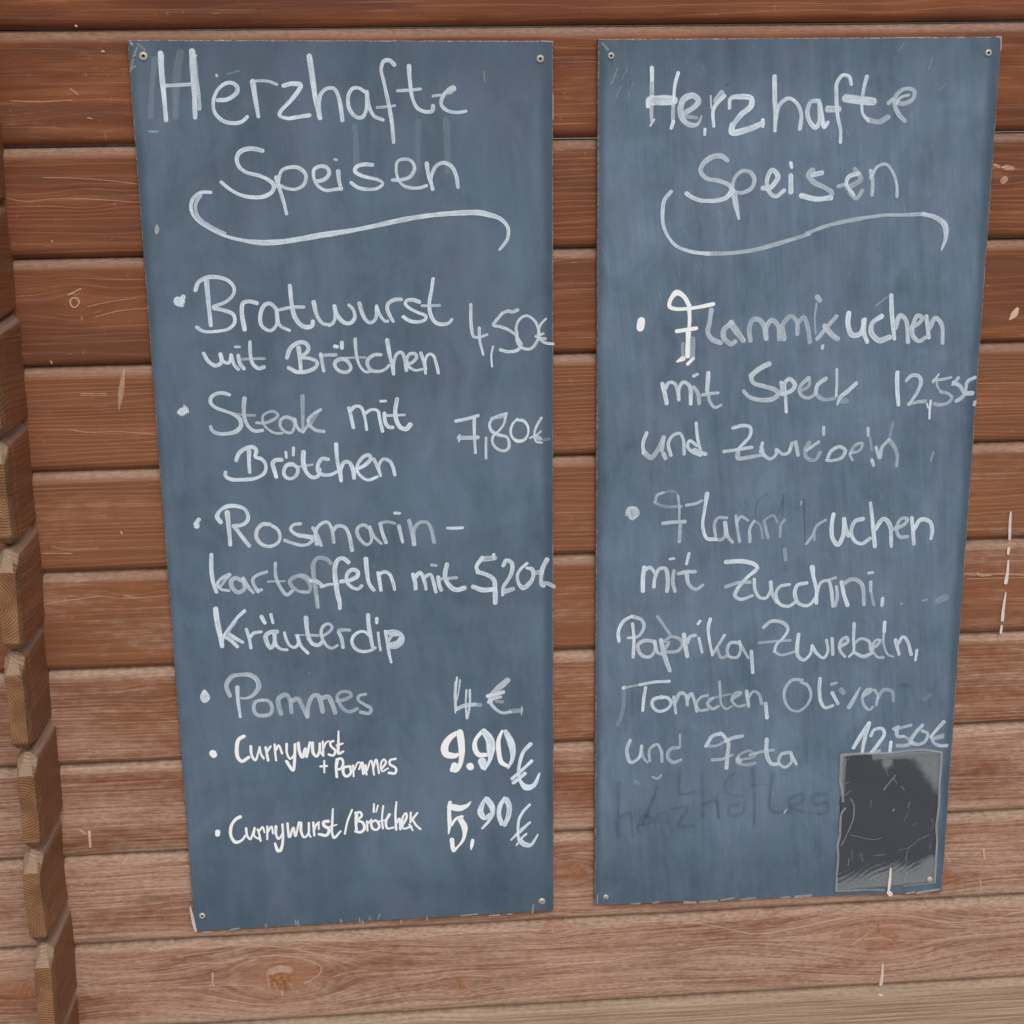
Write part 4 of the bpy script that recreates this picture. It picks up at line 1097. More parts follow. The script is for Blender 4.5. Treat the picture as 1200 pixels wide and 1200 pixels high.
 ('S','weld_line','''75 5477,-8389,32 5686,-8379,26 5945,-8386 6203,-8373 6430,-8367 6660,-8413;
70 5462,-8405,32 5462,-8577 5464,-8732 5492,-8872 5505,-8977;
70 5533,-9075,26 5496,-9134 5486,-9274 5485,-9449 5468,-9537 5481,-9715 5475,-9946 5476,-10143;
55 5476,-10152,23 5708,-10157 5923,-10160 6073,-10178;
75 6660,-8413,23 6664,-8603 6661,-8742 6665,-8951 6666,-9161 6655,-9372 6674,-9550 6678,-9746 6680,-9925 6680,-10105;
50 6680,-10108,17 6601,-10118 6435,-10127 6303,-10137;
50 5592,-8947,16 5633,-9019 5638,-9212 5588,-9367 5529,-9514 5506,-9548;
35 5623,-9422,13 5756,-9464 5905,-9499 6003,-9478;
40 6210,-9658,10 6340,-9620 6466,-9521 6570,-9473;
40 6340,-9629,10 6312,-9708 6309,-9806;
40 5994,-8855,23 6078,-8738 6123,-8680;
30 6092,-8713,16 6145,-8785;
40 6205,-8831,13 6240,-8876;
35 6314,-9037,13 6294,-9106;
70 6112,-9140,16 6127,-9115;
50 6573,-8573,10 6600,-8548;
50 6582,-8461,8 6598,-8453;
20 5847,-8995,20 5842,-9065;
45 5606,-9828,13 5614,-9740;
15 5641,-9635,26 5654,-9724;
20 5750,-9676,33 5779,-9767;
25 5916,-9712,17 6047,-9702;
30 6031,-10014,20 6125,-9911 6218,-9809;
30 6082,-10034,13 6224,-9917 6387,-9864;
25 5884,-10041,13 5977,-9939;
25 6281,-10046,17 6426,-9964;
25 6326,-9959,23 6301,-10101;
30 6582,-9262,10 6619,-9335 6599,-9404;
25 6593,-9581,10 6591,-9688;
20 6356,-9338,13 6420,-9306;
15 6312,-9142,16 6255,-9280;
30 5500,-8527,13 5513,-8459 5560,-8427;
35 5494,-8751,13 5574,-8738;
30 5518,-8909,16 5596,-8843;
30 6019,-8553,16 6040,-8486;
30 6005,-8604,13 6034,-8675'''),
 ('W','grain_ridge','''34 -2325,-10725,18 -2086,-10706 -1810,-10719 -1529,-10673 -1210,-10659 -973,-10697 -776,-10770 -675,-10852 -702,-10941 -785,-11004 -878,-11055;
30 -2317,-10601,16 -2020,-10575 -1722,-10553 -1363,-10526 -1047,-10568 -771,-10653 -474,-10739;
30 -2310,-10490,14 -1917,-10503 -1481,-10496 -1126,-10552 -925,-10508 -629,-10594 -329,-10624;
-30 -2321,-10657,20 -1925,-10660 -1486,-10597 -1128,-10608 -813,-10695 -616,-10798;
25 -1310,-10868,24 -1302,-10994 -1291,-11097;
28 -1260,-10871,80 -1138,-10834 -1040,-10863;
30 -1259,-10849,80 -1138,-10834 -1060,-10857;
25 -1281,-10893,40 -1140,-10874 -1041,-10897;
-50 -1144,-10947,20 -1109,-11075 -1094,-11179;
50 -1152,-11129,12 -1145,-11198;
50 -1228,-11033,12 -1202,-11126;
40 -1048,-11044,12 -1021,-11115;
30 -2342,-11006,14 -1945,-11014 -1548,-11035 -1351,-11093;
35 -430,-10651,16 -231,-10675 -29,-10658;
30 -543,-10985,14 -340,-10930 -138,-10920'''),
 ('W','grain_ridge','''40 -3461,-10904,10 -3287,-10878 -3087,-10834 -2822,-10785;
40 -3461,-10904,10 -3261,-10964 -3050,-10997 -2838,-11029;
30 -3562,-10635,8 -3318,-10632 -3072,-10619 -2810,-10608'''),
 ('W','grain_ridge','''35 3646,-10495,17 4063,-10596 4553,-10722 5040,-10667 5597,-10573 6018,-10549 6515,-10617 6947,-10712 7444,-10684 7867,-10612;
-30 3644,-10418,17 4165,-10537 4690,-10646 5213,-10608 5734,-10505;
-35 6451,-10721,21 6988,-10800 7451,-10782 7878,-10749;
30 6321,-10927,18 6749,-10953 7174,-10920 7888,-10886;
-30 6481,-11249,25 6826,-11055 7178,-10979 7894,-10957;
25 3726,-11056,17 4705,-11079 5621,-11097;
40 5720,-10948,18 5823,-10877 5925,-10805;
35 5893,-10881,21 6105,-10874 6232,-10921;
-40 6043,-10697,28 6066,-10795;
50 6124,-11226,14 6130,-11482;
25 6413,-11304,18 6833,-11173 7545,-11100 7903,-11083'''),
 ('W','grain_ridge','''30 -426,-10512,17 243,-10534 916,-10500 1593,-10503 2273,-10514;
-25 -429,-10606,20 577,-10630 1592,-10636 2616,-10737 3649,-10667;
30 1999,-11024,17 2343,-10988 2790,-10978 3203,-10908;
30 2069,-10457,14 2086,-10571;
-30 1381,-11255,21 1484,-11280'''),
]
# ------------------------------------------------------------------ the ground
def ground():
    n = 24
    xs = np.linspace(-40, 40, n); ys = np.linspace(-60, 30, n)
    v = [(x, y, 0.0) for y in ys for x in xs]
    f = [(j*n+i, j*n+i+1, (j+1)*n+i+1, (j+1)*n+i) for j in range(n-1) for i in range(n-1)]
    obj('ground', mesh_from('ground', v, f), M_PAVE, kind='structure')
ground()

# ------------------------------------------------------------------ the log wall
H = 0.114                       # height of a course
ZTOP = EYE - 0.01806            # joint above the topmost whole course in view
CORNER_X = (-0.3815, -0.3515)

def wave(x, seed, f0, n=5, fall=0.55):
    r = np.random.default_rng(int(seed*1000) % 99991)
    y = np.zeros_like(x); a = 1.0
    for i in range(n):
        y = y + a*np.sin(x*f0*(1.9**i)*(0.8+0.4*r.random()) + r.random()*6.28); a *= fall
    return y/2.2

# x, z below the eye, radius x, radius z, how strongly the grain bends, how much knot wood shows
KNOTS = [(-0.2917, -0.2896, .007, .007, .9, .45), (-0.3238, -0.256, .004, .003, .8, .3),
         (-0.1146, -1.0960, .020, .016, .95, .95), (-0.085, -1.100, .030, .020, .6, .12),
         (0.6124, -1.0860, .026, .022, .95, .50), (0.0972, -1.1209, .008, .006, .9, .7),
         (0.2052, -1.0474, .006, .006, .9, .5), (-0.2562, -0.6014, .006, .006, .9, .4),
         (0.6747, -1.0080, .009, .008, .9, .8), (-0.4127, -1.0936, .016, .013, .9, .7),
         (-0.2732, -0.1843, .006, .004, .9, .2), (-0.2650, -0.110, .014, .010, .8, .08),
         (-0.1906, -1.005, .012, .006, .6, .08), (0.235, -0.975, .012, .010, .8, .6),
         (0.225, -0.985, .006, .007, .8, .5), (0.6885, -0.175, .007, .005, .9, .5), (0.64, -0.03, .006, .010, .6, .4),
         (-0.30, -0.935, .010, .006, .7, .2), (0.745, -0.64, .008, .006, .8, .3), (0.05, -1.19, .01, .008, .8, .4),
         (0.42, -1.105, .014, .008, .8, .10), (-0.24, -0.73, .008, .006, .7, .12)]
# per course: weathering, ring density, colour tone
COURSE = {-2: (.02, 90, .0), -1: (.02, 80, .05), 0: (.04, 60, .15), 1: (.06, 150, .30), 2: (.10, 90, .35), 3: (.15, 200, .62), 4: (.22, 150, .70),
          5: (.28, 110, .68), 6: (.37, 210, .66), 7: (.47, 170, .50), 8: (.54, 120, .45), 9: (.66, 80, .35), 10: (1.0, 150, .95),
          11: (.7, 120, .5)}

def log_mesh(k):
    z1 = ZTOP - k*H; z0 = z1 - H
    vis = -1 <= k <= 10
    xs = np.concatenate([np.linspace(-1.3, -0.47, 8), np.arange(-0.46, 0.82, 0.0035 if vis else 0.2), np.linspace(0.83, 1.7, 8)])
    # section, from the groove above down to the groove below: (depth, z)
    c = 0.0085
    top = [(0.016, z1-0.0003), (0.0062, z1-0.0007), (0.0050, z1-0.0016), (0.0030, z1-0.0042), (0.0013, z1-0.0066), (0.0004, z1-0.0084)]
    bot = [(0.0003, z0+0.0094), (0.0012, z0+0.0070), (0.0036, z0+0.0044), (0.0066, z0+0.0026), (0.0082, z0+0.0020), (0.0160, z0+0.0017)]
    nf = 42 if vis else 4
    face = [(0.0, z) for z in np.linspace(z1-0.0105, z0+0.0118, nf)]
    prof = top + face + bot
    P = np.array(prof)
    X, I = np.meshgrid(xs, np.arange(len(prof)))
    Yd = P[:, 0][I].copy(); Z = P[:, 1][I].copy()
    # uneven planing: edges wander by a fraction of a millimetre
    we = wave(X, 3.1+k, 5.0)*0.00055
    edge = np.clip((np.abs(Z-(z0+z1)/2) - 0.045)/0.012, 0, 1)
    Z += we*edge
    Yd += wave(X, 9.7+k, 3.0)*0.0005 + wave(X*0.6+Z*40, 1.3+k, 6.0)*0.00025
    # grain
    g = Z + wave(X, 5.5+k, 2.1, 4)*0.006*(0.5+0.5*np.cos((Z-z0)/H*2)) + 0.004*k
    knot = np.zeros_like(X); ridge = np.zeros_like(X); halo = np.zeros_like(X)
    for (kx, kz, rx, rz, a, kw) in KNOTS:
        kz = kz + EYE
        if not (z0-0.01 < kz < z1+0.01): continue
        dx = (X-kx)/rx; dz = (Z-kz)/rz
        infl = np.exp(-(dx/4.2)**2 - (dz/2.5)**2)
        g = g - (Z-kz)*a*infl
        rr = np.sqrt(dx**2+dz**2) + 0.10*np.sin(np.arctan2(dz, dx)*2+kx*90)+0.05*np.sin(np.arctan2(dz, dx)*7)
        ins = np.zeros_like(rr)
        g = g*(1-ins) + (rr*rz*0.9)*ins
        knot = np.maximum(knot, kw*np.clip((1.25-rr)/0.8, 0, 1))
        halo = np.maximum(halo, kw*np.exp(-((dx/2.6)**2+(dz/1.9)**2)))
        ridge += kw*0.0007*np.exp(-(rr/0.8)**2)
    Yd -= ridge
    w, rings, tone = COURSE.get(k, (.6, 120, .4))
    # dust and lost stain on the upward chamfer, with its sky highlight painted in
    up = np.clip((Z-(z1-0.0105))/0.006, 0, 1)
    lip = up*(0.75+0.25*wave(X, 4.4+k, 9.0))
    low = np.clip(((z0+0.020)-Z)/0.012, 0, 1)  # lower edge: weathering plus painted light that the rounding catches
    wear_light = w + 0.20*up + 0.30*low*(k >= 7) + 0.10*wave(X*1.0+Z*15, 2.2+k, 4.0)
    wear_light += 0.10*np.clip((X-0.2)/0.5, 0, 1)*(k > 5)
    wear_light += 0.18*np.clip((-X-0.1)/0.3, 0, 1)*(k in (6, 7, 8))
    if k == 0: wear_light += 0.05
    nx = len(xs); nr = len(prof)
    V = np.stack([X.ravel(), Yd.ravel(), Z.ravel()], 1)
    idx = np.arange(nr*nx).reshape(nr, nx)
    F = np.stack([idx[:-1, :-1].ravel(), idx[1:, :-1].ravel(), idx[1:, 1:].ravel(), idx[:-1, 1:].ravel()], 1).tolist()
    # back of the plank
    n0 = len(V)
    back = [(xs[0], 0.028, z1-0.0004), (xs[-1], 0.028, z1-0.0004), (xs[-1], 0.028, z0+0.0008), (xs[0], 0.028, z0+0.0008)]
    V = np.vstack([V, back])
    tl, tr, bl, br = idx[0, 0], idx[0, -1], idx[-1, 0], idx[-1, -1]
    F += [[n0, n0+1] + idx[0, ::-1].tolist(), [n0+3] + idx[-1, :].tolist() + [n0+2], [n0+1, n0, n0+3, n0+2],
          [n0] + idx[:, 0].tolist() + [n0+3], [n0+2] + idx[::-1, -1].tolist() + [n0+1]]
    pad = lambda a, v=0.0: np.concatenate([np.asarray(a).ravel(), np.full(4, v)])
    me = mesh_from('log', V, F, False, {'g': pad(g), 'wear_light': pad(wear_light), 'knot': pad(knot), 'lip': pad(lip), 'halo': pad(halo),
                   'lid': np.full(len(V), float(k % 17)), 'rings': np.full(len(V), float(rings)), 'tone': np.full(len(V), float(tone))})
    sm = np.zeros(len(me.polygons), bool); sm[:len(F)-5] = True
    me.polygons.foreach_set('use_smooth', sm)
    return me

wall = obj('log_cabin_wall', None, label='reddish brown stained log cabin wall that carries both chalkboards, paler towards the bottom', category='wall')
for k in range(-6, 14):
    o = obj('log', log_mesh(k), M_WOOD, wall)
    if k == 10: o['label'] = 'khaki grey weathered log at the bottom'

# ------------------------------------------------------------------ the crossing wall: ends of its logs stick out at the corner
def side_log_mesh(j):
    """log of the side wall, its end sawn with a sloping top; z at half courses"""
    r = random.Random(50+j)
    z1 = ZTOP - H*0.5 - j*H + 0.0022; z0 = z1 - H + 0.0016
    xl, xr = CORNER_X
    jit = r.uniform(-.0018, .0018); py = -0.103 + r.uniform(-.003, .003)
    ch = 0.0075
    def sec(y, taper, top, bot, cs):
        a, b = xl+jit+taper, xr+jit-taper*1.6
        s = cs
        t, o = z1-top, z0+bot
        return [(a, y, o+s*.8), (a+s*.8, y, o), (b-s*.8, y, o), (b, y, o+s*.8), (b, y, t-s), (b-s, y, t), (a+s, y, t), (a, y, t-s)]
    secs = [(py, .0050, .0205, .0150, .0022), (py+.0006, .0046, .0198, .0138, .0026),
            (py+.0085, .0040, .0090, .0060, .0060), (py+.0190, .0036, .0006, .0016, ch), (py+.030, .0032, 0, 0, ch)]
    ys = np.linspace(py+.034, 0.03, 12).tolist() + [0.1, 0.4, 1.0, 2.2]
    for y in ys: secs.append((y, 0.003*max(0, min(1, -y/0.08)), 0, 0, ch))
    V = []; F = []; mi = []
    sub = 8
    rows = []
    for (y, tp, top, bot, cs) in secs:
        p = sec(y, tp, top, bot, cs)
        row = []
        for i in range(8):
            a, b = p[i], p[(i+1) % 8]
            m = {3: 14, 7: 14}.get(i, 3)
            for q in range(m):
                t = q/m
                row.append([a[c]*(1-t)+b[c]*t for c in range(3)])
        rows.append(row)
    n = len(rows[0])
    for row in rows:
        for v in row:
            v[0] += math.sin(v[2]*60+j*2+v[1]*12)*0.0005 + math.sin(v[2]*33+v[1]*9+j)*0.0004
            v[1] += (0.0012*math.sin(v[0]*310+j*1.7)*math.sin(v[2]*95+j) if v[1] < py+0.0008 else 0)
            V.append(v)
    for a in range(len(rows)-1):
        for i in range(n):
            i2 = (i+1) % n
            F.append((a*n+i, a*n+i2, (a+1)*n+i2, (a+1)*n+i)); mi.append(1 if a < 3 else 0)
    F.append(list(range(n))[::-1]); mi.append(1)
    F.append([(len(rows)-1)*n+i for i in range(n)]); mi.append(0)
    V = np.array(V)
    # grain runs along y on the flanks, saw marks slant
    g = V[:, 2] + 0.25*V[:, 1]*0.3 + 0.002*np.sin(V[:, 1]*50+j)
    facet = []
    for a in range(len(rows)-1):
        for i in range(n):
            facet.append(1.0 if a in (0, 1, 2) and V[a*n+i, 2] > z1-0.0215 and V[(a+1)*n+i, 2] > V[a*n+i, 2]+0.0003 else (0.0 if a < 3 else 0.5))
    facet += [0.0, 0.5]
    wear_light = np.full(len(V), 0.04 + 0.028*j)
    lip = np.clip((V[:, 2]-(z1-0.0088))/0.003, 0, 1)
    me = mesh_from('crossing_log', V, F, False,
                   {'g': g, 'wear_light': wear_light, 'lip': lip, 'halo': np.zeros(len(V)), 'knot': np.zeros(len(V)), 'lid': np.full(len(V), j % 9 + 20.0 - 20*(0)),
                    'rings': np.full(len(V), 130.0), 'zc': np.full(len(V), (z0+z1)/2 + r.uniform(-.03, .03))})
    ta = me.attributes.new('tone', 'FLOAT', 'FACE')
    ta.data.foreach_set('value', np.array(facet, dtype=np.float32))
    return me, mi

M_SIDE = M_WOOD
def side_wall():
    side = obj('crossing_log_wall', None, label='log ends with sloping sawn tops jutting out at the left corner of the cabin', category='log corner')
    side.location = (0, 0, 0)
    for j in range(-5, 13):
        me, mi = side_log_mesh(j)
        me.materials.append(M_WOOD); me.materials.append(M_END)
        me.polygons.foreach_set('material_index', mi)
        me.attributes['lid'].data.foreach_set('value', np.full(len(me.vertices), float((j*3) % 5), dtype=np.float32))
        o = obj('crossing_log', me, (), side)
side_wall()

# ------------------------------------------------------------------ strokes of chalk, paint and dirt
def catmull(pts, step):
    """smooth curve through points (x, z, w) -> samples about `step` apart"""
    P = np.array(pts, float)
    if len(P) == 2:
        d = np.hypot(*(P[1, :2]-P[0, :2])); n = max(2, int(d/step)+1)
        t = np.linspace(0, 1, n)[:, None]
        return P[0]*(1-t)+P[1]*t
    E = np.vstack([2*P[0]-P[1], P, 2*P[-1]-P[-2]])
    out = []
    for i in range(1, len(E)-2):
        p0, p1, p2, p3 = E[i-1:i+3]
        d = [max(1e-9, np.hypot(*(b[:2]-a[:2])))**0.5 for a, b in ((p0, p1), (p1, p2), (p2, p3))]
        n = max(2, int(np.hypot(*(p2[:2]-p1[:2]))/step)+1)
        m1 = (p1-p0)/d[0] - (p2-p0)/(d[0]+d[1]) + (p2-p1)/d[1]
        m2 = (p2-p1)/d[1] - (p3-p1)/(d[1]+d[2]) + (p3-p2)/d[2]
        m1 *= d[1]; m2 *= d[1]
        for t in np.linspace(0, 1, n, endpoint=False):
            out.append((2*t**3-3*t**2+1)*p1 + (t**3-2*t**2+t)*m1 + (-2*t**3+3*t**2)*p2 + (t**3-t**2)*m2)
    out.append(P[-1])
    return np.array(out)

WIDE = 1.26
LAYER = [0]
def strokes_mesh(name, text, y_front, origin, wscale=1.0, oscale=1.0):
    V = []; F = []; A = {'u': [], 'v': [], 'e': [], 'o': [], 'sd': []}
    for si, st in enumerate(s for s in text.split(';') if s.strip()):
        tok = st.split()
        o = int(tok[0])/100.0*(oscale if tok[0][0] != '-' else 0.62)
        pts = []; w = 20
        for q in tok[1:]:
            a = q.split(',')
            if len(a) > 2: w = float(a[2])
            pts.append((float(a[0])/1e4, float(a[1])/1e4 + EYE, w/1e4*wscale))
        C = catmull(pts, 0.0018)
        keep = [0]
        for i in range(1, len(C)):
            if np.hypot(*(C[i, :2]-C[keep[-1], :2])) > 0.0006: keep.append(i)
        C = C[keep]
        if len(C) < 2: C = np.vstack([C[0], C[0]+np.array([0.0008, 0, 0])])
        T = np.gradient(C[:, :2], axis=0)
        T /= np.maximum(1e-9, np.hypot(T[:, 0], T[:, 1]))[:, None]
        q = np.linspace(0, 1, len(C)); L_ = len(C)*0.0018
        press = 1 + 0.10*np.sin(q*L_*75+si*2.1) + 0.03*np.sin(q*L_*300+si) - 0.10*q
        W = np.maximum(C[:, 2]*0.5*WIDE*press, 0.00032)
        # caps
        C2 = np.vstack([[*(C[0, :2]-T[0]*W[0]), C[0, 2]], C, [*(C[-1, :2]+T[-1]*W[-1]), C[-1, 2]]])
        T = np.vstack([T[0], T, T[-1]]); W = np.concatenate([[W[0]], W, [W[-1]]])
        U = np.concatenate([[0], np.cumsum(np.hypot(*np.diff(C2[:, :2], axis=0).T))])
        LAYER[0] += 1; off = 0.00020 + (LAYER[0] % 24)*0.00003
        b = len(V); sd = random.random()*50
        for i in range(len(C2)):
            nx, nz = -T[i, 1], T[i, 0]
            e = 1.0 if i in (0, len(C2)-1) else 0.0
            for s in (-1, 0, 1):
                V.append((C2[i, 0]+nx*W[i]*s-origin[0], y_front-off-i*1.5e-6, C2[i, 1]+nz*W[i]*s-origin[2]))
                A['u'].append(U[i]); A['v'].append(s); A['e'].append(e); A['o'].append(o); A['sd'].append(sd)
        for i in range(len(C2)-1):
            for s in (0, 1):
                F.append((b+3*i+s, b+3*i+s+1, b+3*i+s+4, b+3*i+s+3))
    # v must be signed for the brush texture; radius uses its square
    return mesh_from(name, V, F, False, A)

def words(text, gap):
    """group the strokes of a line into words: strokes whose boxes come closer than gap"""
    items = []
    for s in text.split(';'):
        if not s.strip(): continue
        P = [tuple(map(float, q.split(',')[:2])) for q in s.split()[1:]]
        xs = [p[0]/1e4 for p in P]; zs = [p[1]/1e4 for p in P]
        items.append([[min(xs), max(xs), min(zs), max(zs)], [s.strip()]])
    merged = True
    while merged:
        merged = False
        for i in range(len(items)):
            for j in range(i+1, len(items)):
                a, b = items[i][0], items[j][0]
                if max(a[0], b[0])-min(a[1], b[1]) < gap and max(a[2], b[2])-min(a[3], b[3]) < gap*1.3:
                    items[i] = [[min(a[0], b[0]), max(a[1], b[1]), min(a[2], b[2]), max(a[3], b[3])], items[i][1]+items[j][1]]
                    del items[j]; merged = True; break
            if merged: break
    return [';'.join(it[1]) for it in items]

# ------------------------------------------------------------------ the two chalkboards
def quad_board_mesh(corners, origin, y0, y1, inset):
    """panel between depths y0 (back) and y1 (front), corners tl, tr, br, bl, rubbed edge `inset` wide"""
    cx = sum(c[0] for c in corners)/4; cz = sum(c[1] for c in corners)/4
    def ring(y, ins, jit=0.0):
        out = []
        n = 60
        for i in range(4):
            a, b = corners[i], corners[(i+1) % 4]
            for q in range(n):
                t = q/n
                x = a[0]*(1-t)+b[0]*t; z = a[1]*(1-t)+b[1]*t + EYE
                sx = 1 if x < cx else -1; sz = 1 if z-EYE < cz else -1
                jx = ins*(1+jit*random.uniform(-1, 1)); 
                horiz = i in (0, 2)
                if q == 0: x += sx*ins; z += sz*ins
                elif horiz: z += sz*jx
                else: x += sx*jx
                out.append((x-origin[0], y, z-origin[2]))
        return out
    r0 = ring(y0, 0); r1 = ring(y1+0.0009, 0); r2 = ring(y1, inset, 0.45)
    n = len(r0)
    V = r0+r1+r2; F = []; mi = []
    for a in (0, 1):
        for i in range(n):
            i2 = (i+1) % n
            F.append((a*n+i, (a+1)*n+i, (a+1)*n+i2, a*n+i2)); mi.append(1)
    F.append([2*n+i for i in range(n)][::-1]); mi.append(0)
    F.append([i for i in range(n)]); mi.append(1)
    # orient the front towards -y
    me = mesh_from('panel', V, F)
    me.polygons.foreach_set('material_index', mi)
    return me

def lathe(name, prof, seg=20):
    """turn (r, y) about the y axis"""
    V = []; F = []
    for (r, y) in prof:
        for i in range(seg):
            a = 2*math.pi*i/seg
            V.append((r*math.cos(a), y, r*math.sin(a)))
    for j in range(len(prof)-1):
        for i in range(seg):
            i2 = (i+1) % seg
            F.append((j*seg+i, j*seg+i2, (j+1)*seg+i2, (j+1)*seg+i))
    return mesh_from(name, V, F, True)

ME_HEAD = lathe('screw', [(0.0046, 0.0), (0.0046, -0.0006), (0.0040, -0.0015), (0.0026, -0.0021), (0.0019, -0.0020), (0.0017, -0.0008)])
ME_SOCK = lathe('socket', [(0.0018, -0.0012), (0.0009, -0.0009), (0.0, -0.0008)], 8)
ME_HEAD_F = lathe('flat_screw', [(0.0040, 0.0), (0.0040, -0.0005), (0.0034, -0.0013), (0.0018, -0.0018), (0.0, -0.0019)])

def chalkboard(name, side, corners, screws, mat, **props):
    blx = min(corners[3][0], corners[0][0]); blz = corners[3][1] + EYE
    org = (blx, 0.0, blz)
    t = obj(name, None, loc=org, **props)
    pm = quad_board_mesh(corners, org, -0.0008, -0.0080, 0.0008)
    pm.materials.append(mat); pm.materials.append(M_RIM)
    obj('panel', pm, (), t)
    for i, (sx, sz, r, kind) in enumerate(screws):
        s = obj('screw', ME_HEAD if kind else ME_HEAD_F, M_SCREW, t, (sx-org[0], -0.0080, sz+EYE-org[2]))
        s.scale = (r, 1, r)
        if kind: obj('socket', ME_SOCK, M_SOCKET, s, (0, 0, 0))
        else:
            s.rotation_euler = (0, 0.9*i, 0)
            obj('slot', mesh_from('slot', [(-.0028, -.00195, -.0004), (.0028, -.00195, -.0004), (.0028, -.00195, .0004), (-.0028, -.00195, .0004)], [(0, 1, 2, 3)]), M_SOCKET, s)
    names = {'ghost': 'wiped_lettering', 'descender': 'word', 'dish_line': 'word', 'heading': 'heading_word'}
    for (b, nm, text) in WRITING:
        if b != side: continue
        mark = nm in ('edge_chip', 'screw_rust')
        for tx in words(text, 0.0025 if mark else 0.0075):
            sts = [s.strip() for s in tx.split(';') if s.strip()]
            fresh = [s for s in sts if int(s.split()[0]) >= 105 and not mark]
            rest = [s for s in sts if s not in fresh]
            if rest:
                o = obj(names.get(nm, nm), strokes_mesh(nm, ';'.join(rest), -0.0080, org, 1.0 if side == 'L' or mark else 0.90, 0.9 if mark else OPA),
                        M_EDGECHIP if mark else M_CHALK, t)
                if all(s[0] == '-' for s in rest): o['label'] = 'dark traces of lettering that was wiped away'
            if fresh:
                o = obj(names.get(nm, nm), strokes_mesh(nm, ';'.join(fresh), -0.0080, org, 0.88, 1.1), M_MARKER, t)
                o['label'] = 'fresh bright white marker writing'
    return t

OPA = 1.02
BL = [(-0.2190, -0.0267), (0.2090, -0.0317), (0.2084, -1.0228), (-0.2113, -1.0255)]
BR = [(0.2556, -0.0305), (0.6807, -0.0321), (0.6792, -1.0255), (0.2571, -1.0189)]
chalkboard('chalkboard', 'L', BL, [(-.2041, -.0425, 1.0, 1), (.1958, -.0493, .9, 1), (-.2013, -1.0051, .85, 1), (.1942, -1.0096, 1.05, 0)],
           board_material('slate_board_left', 0.4275, 0.996, 0.0, 0.15, 0.47),
           label='left chalkboard menu with Bratwurst, Steak, Pommes and bright white Currywurst prices', category='chalkboard',
           group='chalk menu boards screwed to the log wall')
chalkboard('chalkboard', 'R', BR, [(.2689, -.0471, .8, 1), (.6672, -.0483, .85, 1), (.2703, -1.0085, .85, 0), (.6622, -1.0074, .8, 0)],
           board_material('slate_board_right', 0.425, 0.995, 3.7, 0.34, 0.60),
           label='right chalkboard menu with two Flammkuchen dishes, smeared, plastic sleeve at its bottom right', category='chalkboard',
           group='chalk menu boards screwed to the log wall')

# marks on the wall itself
for (b, nm, text) in WRITING:
  if b != 'W': continue
  for tx in words(text, 0.001):
    mt = {'bird_dropping': M_DROP, 'grain_ridge': M_RIDGE}.get(nm, M_CHIP)
    obj(nm, strokes_mesh(nm, tx, -0.0010, (0, 0, 0), 1.0, 0.95), mt, wall)

# ------------------------------------------------------------------ the clear plastic sleeve on the right board
def sleeve_material():
    N = NT('cloudy_plastic_film')
    pos = N.objco(); X, Y, Z = N.sep(pos)
    cl = N.attr('cloud')
    nz = N.noise(pos, 160.0, 4.0, 0.65); nf = N.noise(pos, 700.0, 3.0, 0.6)
    w = N.math('ADD', cl, N.math('MULTIPLY', N.math('SUBTRACT', nz, 0.5), 0.45))
    sx_ = N.noise(N.comb(N.math('MULTIPLY', N.math('SUBTRACT', X, N.math('MULTIPLY', Z, 0.7)), 620.0), 0.0, N.math('MULTIPLY', N.math('ADD', Z, N.math('MULTIPLY', X, 0.7)), 90.0)), 1.0, 3.0, 0.65)
    sp_ = N.noise(pos, 48.0, 2.0, 0.5)
    w = N.math('ADD', w, N.math('MULTIPLY', N.ramp(sx_, 0.58, 0.72), N.ramp(sp_, 0.48, 0.62, 0.0, 0.55)))
    c = N.mix(N.ramp(w, 0.28, 0.72), (0.060, 0.067, 0.082), N.mix(N.ramp(nf, 0.35, 0.7), (0.16, 0.18, 0.195), (0.215, 0.235, 0.245)))
    N.base(c, N.ramp(w, 0.4, 0.6, 0.34, 0.6), 0.5)
    N.bump(N.math('ADD', nz, N.math('MULTIPLY', nf, 0.3)), 0.35, 0.0010)
    return N.m

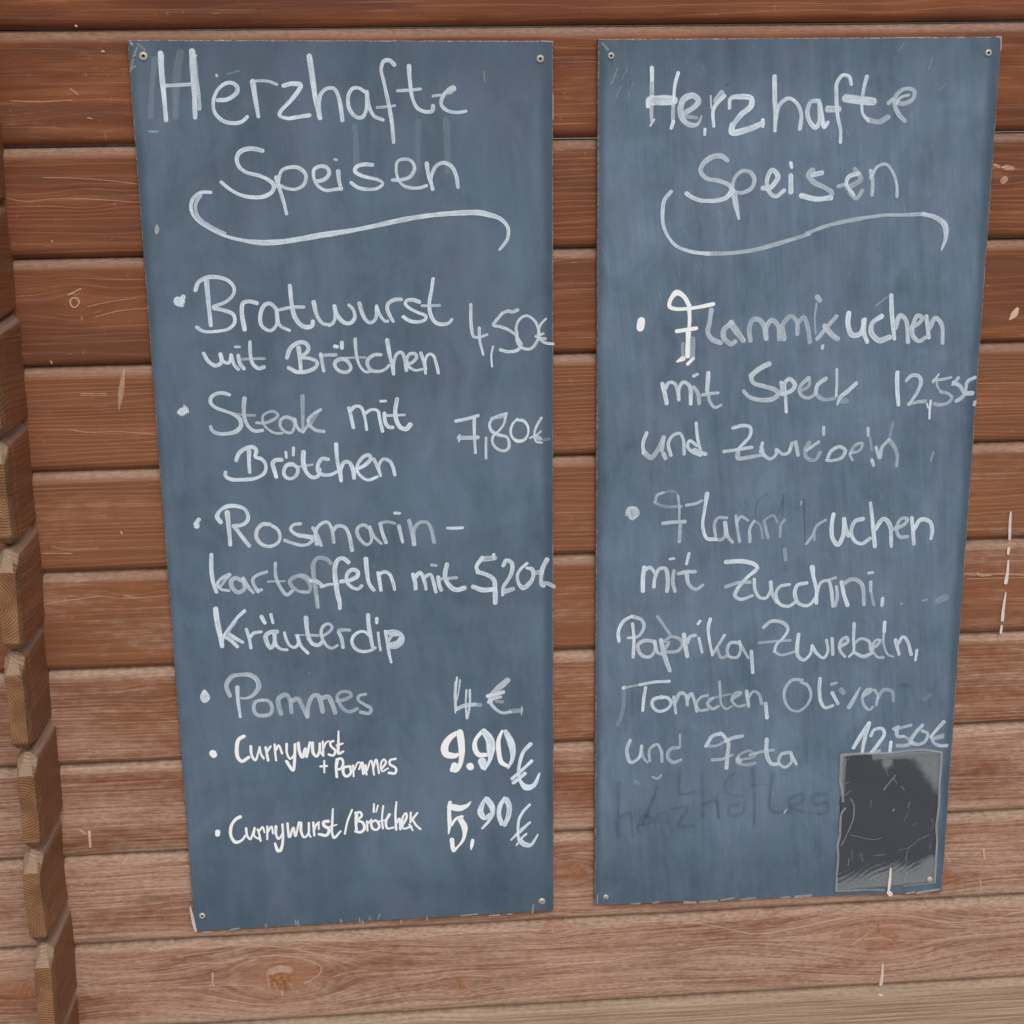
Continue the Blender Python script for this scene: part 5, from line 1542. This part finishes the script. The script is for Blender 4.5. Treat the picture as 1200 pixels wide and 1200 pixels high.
def sleeve():
    c = [(.5457, -.8381), (.6676, -.8409), (.6689, -1.0124), (.5476, -1.0179)]
    org = (c[3][0], 0.0, c[3][1]+EYE)
    t = obj('plastic_sleeve', None, loc=org, label='crumpled clear plastic sleeve with grey cloudy corners on the right chalkboard', category='plastic sleeve')
    n, m = 60, 80
    V = []; F = []; cl = []
    def seg(px, pz, ax, az, bx, bz):      # signed distance to a line, positive on its left
        L = math.hypot(bx-ax, bz-az); return ((bx-ax)*(pz-az)-(bz-az)*(px-ax))/L
    for j in range(m+1):
        for i in range(n+1):
            s, r = i/n, 1-j/m      # r 1 = top
            top = [c[0][q]*(1-s)+c[1][q]*s for q in (0, 1)]; bo = [c[3][q]*(1-s)+c[2][q]*s for q in (0, 1)]
            x = top[0]*r+bo[0]*(1-r); z = top[1]*r+bo[1]*(1-r)+EYE
            ex = min(s, 1-s)*0.122; ez = min(r, 1-r)*0.175
            if i == 0: x += 0.0008*math.sin(r*37)+(0.0022 if 0.55 < r < 0.64 else 0)
            if i == n: x -= 0.0007*math.sin(r*31)**2
            y = -0.0090 - 0.0006*math.sin(s*9+r*4)*math.sin(r*11-s*3)
            y -= 0.0006*math.exp(-((min(ex, ez)-0.002)/0.0012)**2)
            if min(ex, ez) < 1e-6: y = -0.0081
            V.append((x-org[0], y, z-org[2]))
            # cloudy zones: top-right corner, top band, left top, bottom wedge, corner by the screw
            d = 0.0
            d = max(d, 0.5+(seg(s, r, 1.02, .66, .66, 1.0)*-5.0))
            d = max(d, 0.5+(r-0.955)*14 if .30 < s < .85 else 0)
            d = max(d, 0.5-(math.hypot((s-.46), (r-.93)*1.2)-.05)*9)
            d = max(d, 0.5-(s-0.05)*14 if .70 < r else 0)
            u = s*0.122*0.86 + r*0.175*0.5      # diagonal wrinkles at the bottom
            d = max(d, 0.5+(0.10-r+0.10*(s-0.1)-0.2*max(0, s-.62))*6 + 0.35*math.sin((r*0.175-s*0.122*0.55)*900+2*math.sin(s*14))*(1 if r < .25 else 0))
            d = max(d, 0.5-(math.hypot((s-.98)*.7, r-.10)-.11)*8)
            d = max(d, 0.75 if min(ex, ez) < 0.0016 else 0)
            cl.append(min(1.0, max(0.0, d)))
    for j in range(m):
        for i in range(n):
            a = j*(n+1)+i
            F.append((a, a+n+1, a+n+2, a+1))
    obj('film', mesh_from('film', V, F, True, {'cloud': cl}), sleeve_material(), t)
    s = obj('screw', ME_HEAD_F, M_SCREW, t, (.6622-org[0], -0.0098, -1.0074+EYE-org[2])); s.scale = (.95, .6, .95)
    for (b, nm, tx) in WRITING:
        if b != 'S': continue
        nn = {'weld_line': 'crease'}.get(nm, nm)
        obj(nn, strokes_mesh(nm, tx, -0.0104, org, 1.0, 0.8 if nm == 'weld_line' else 1.0), M_WELD if nm == 'weld_line' else M_DROP, t)
sleeve()
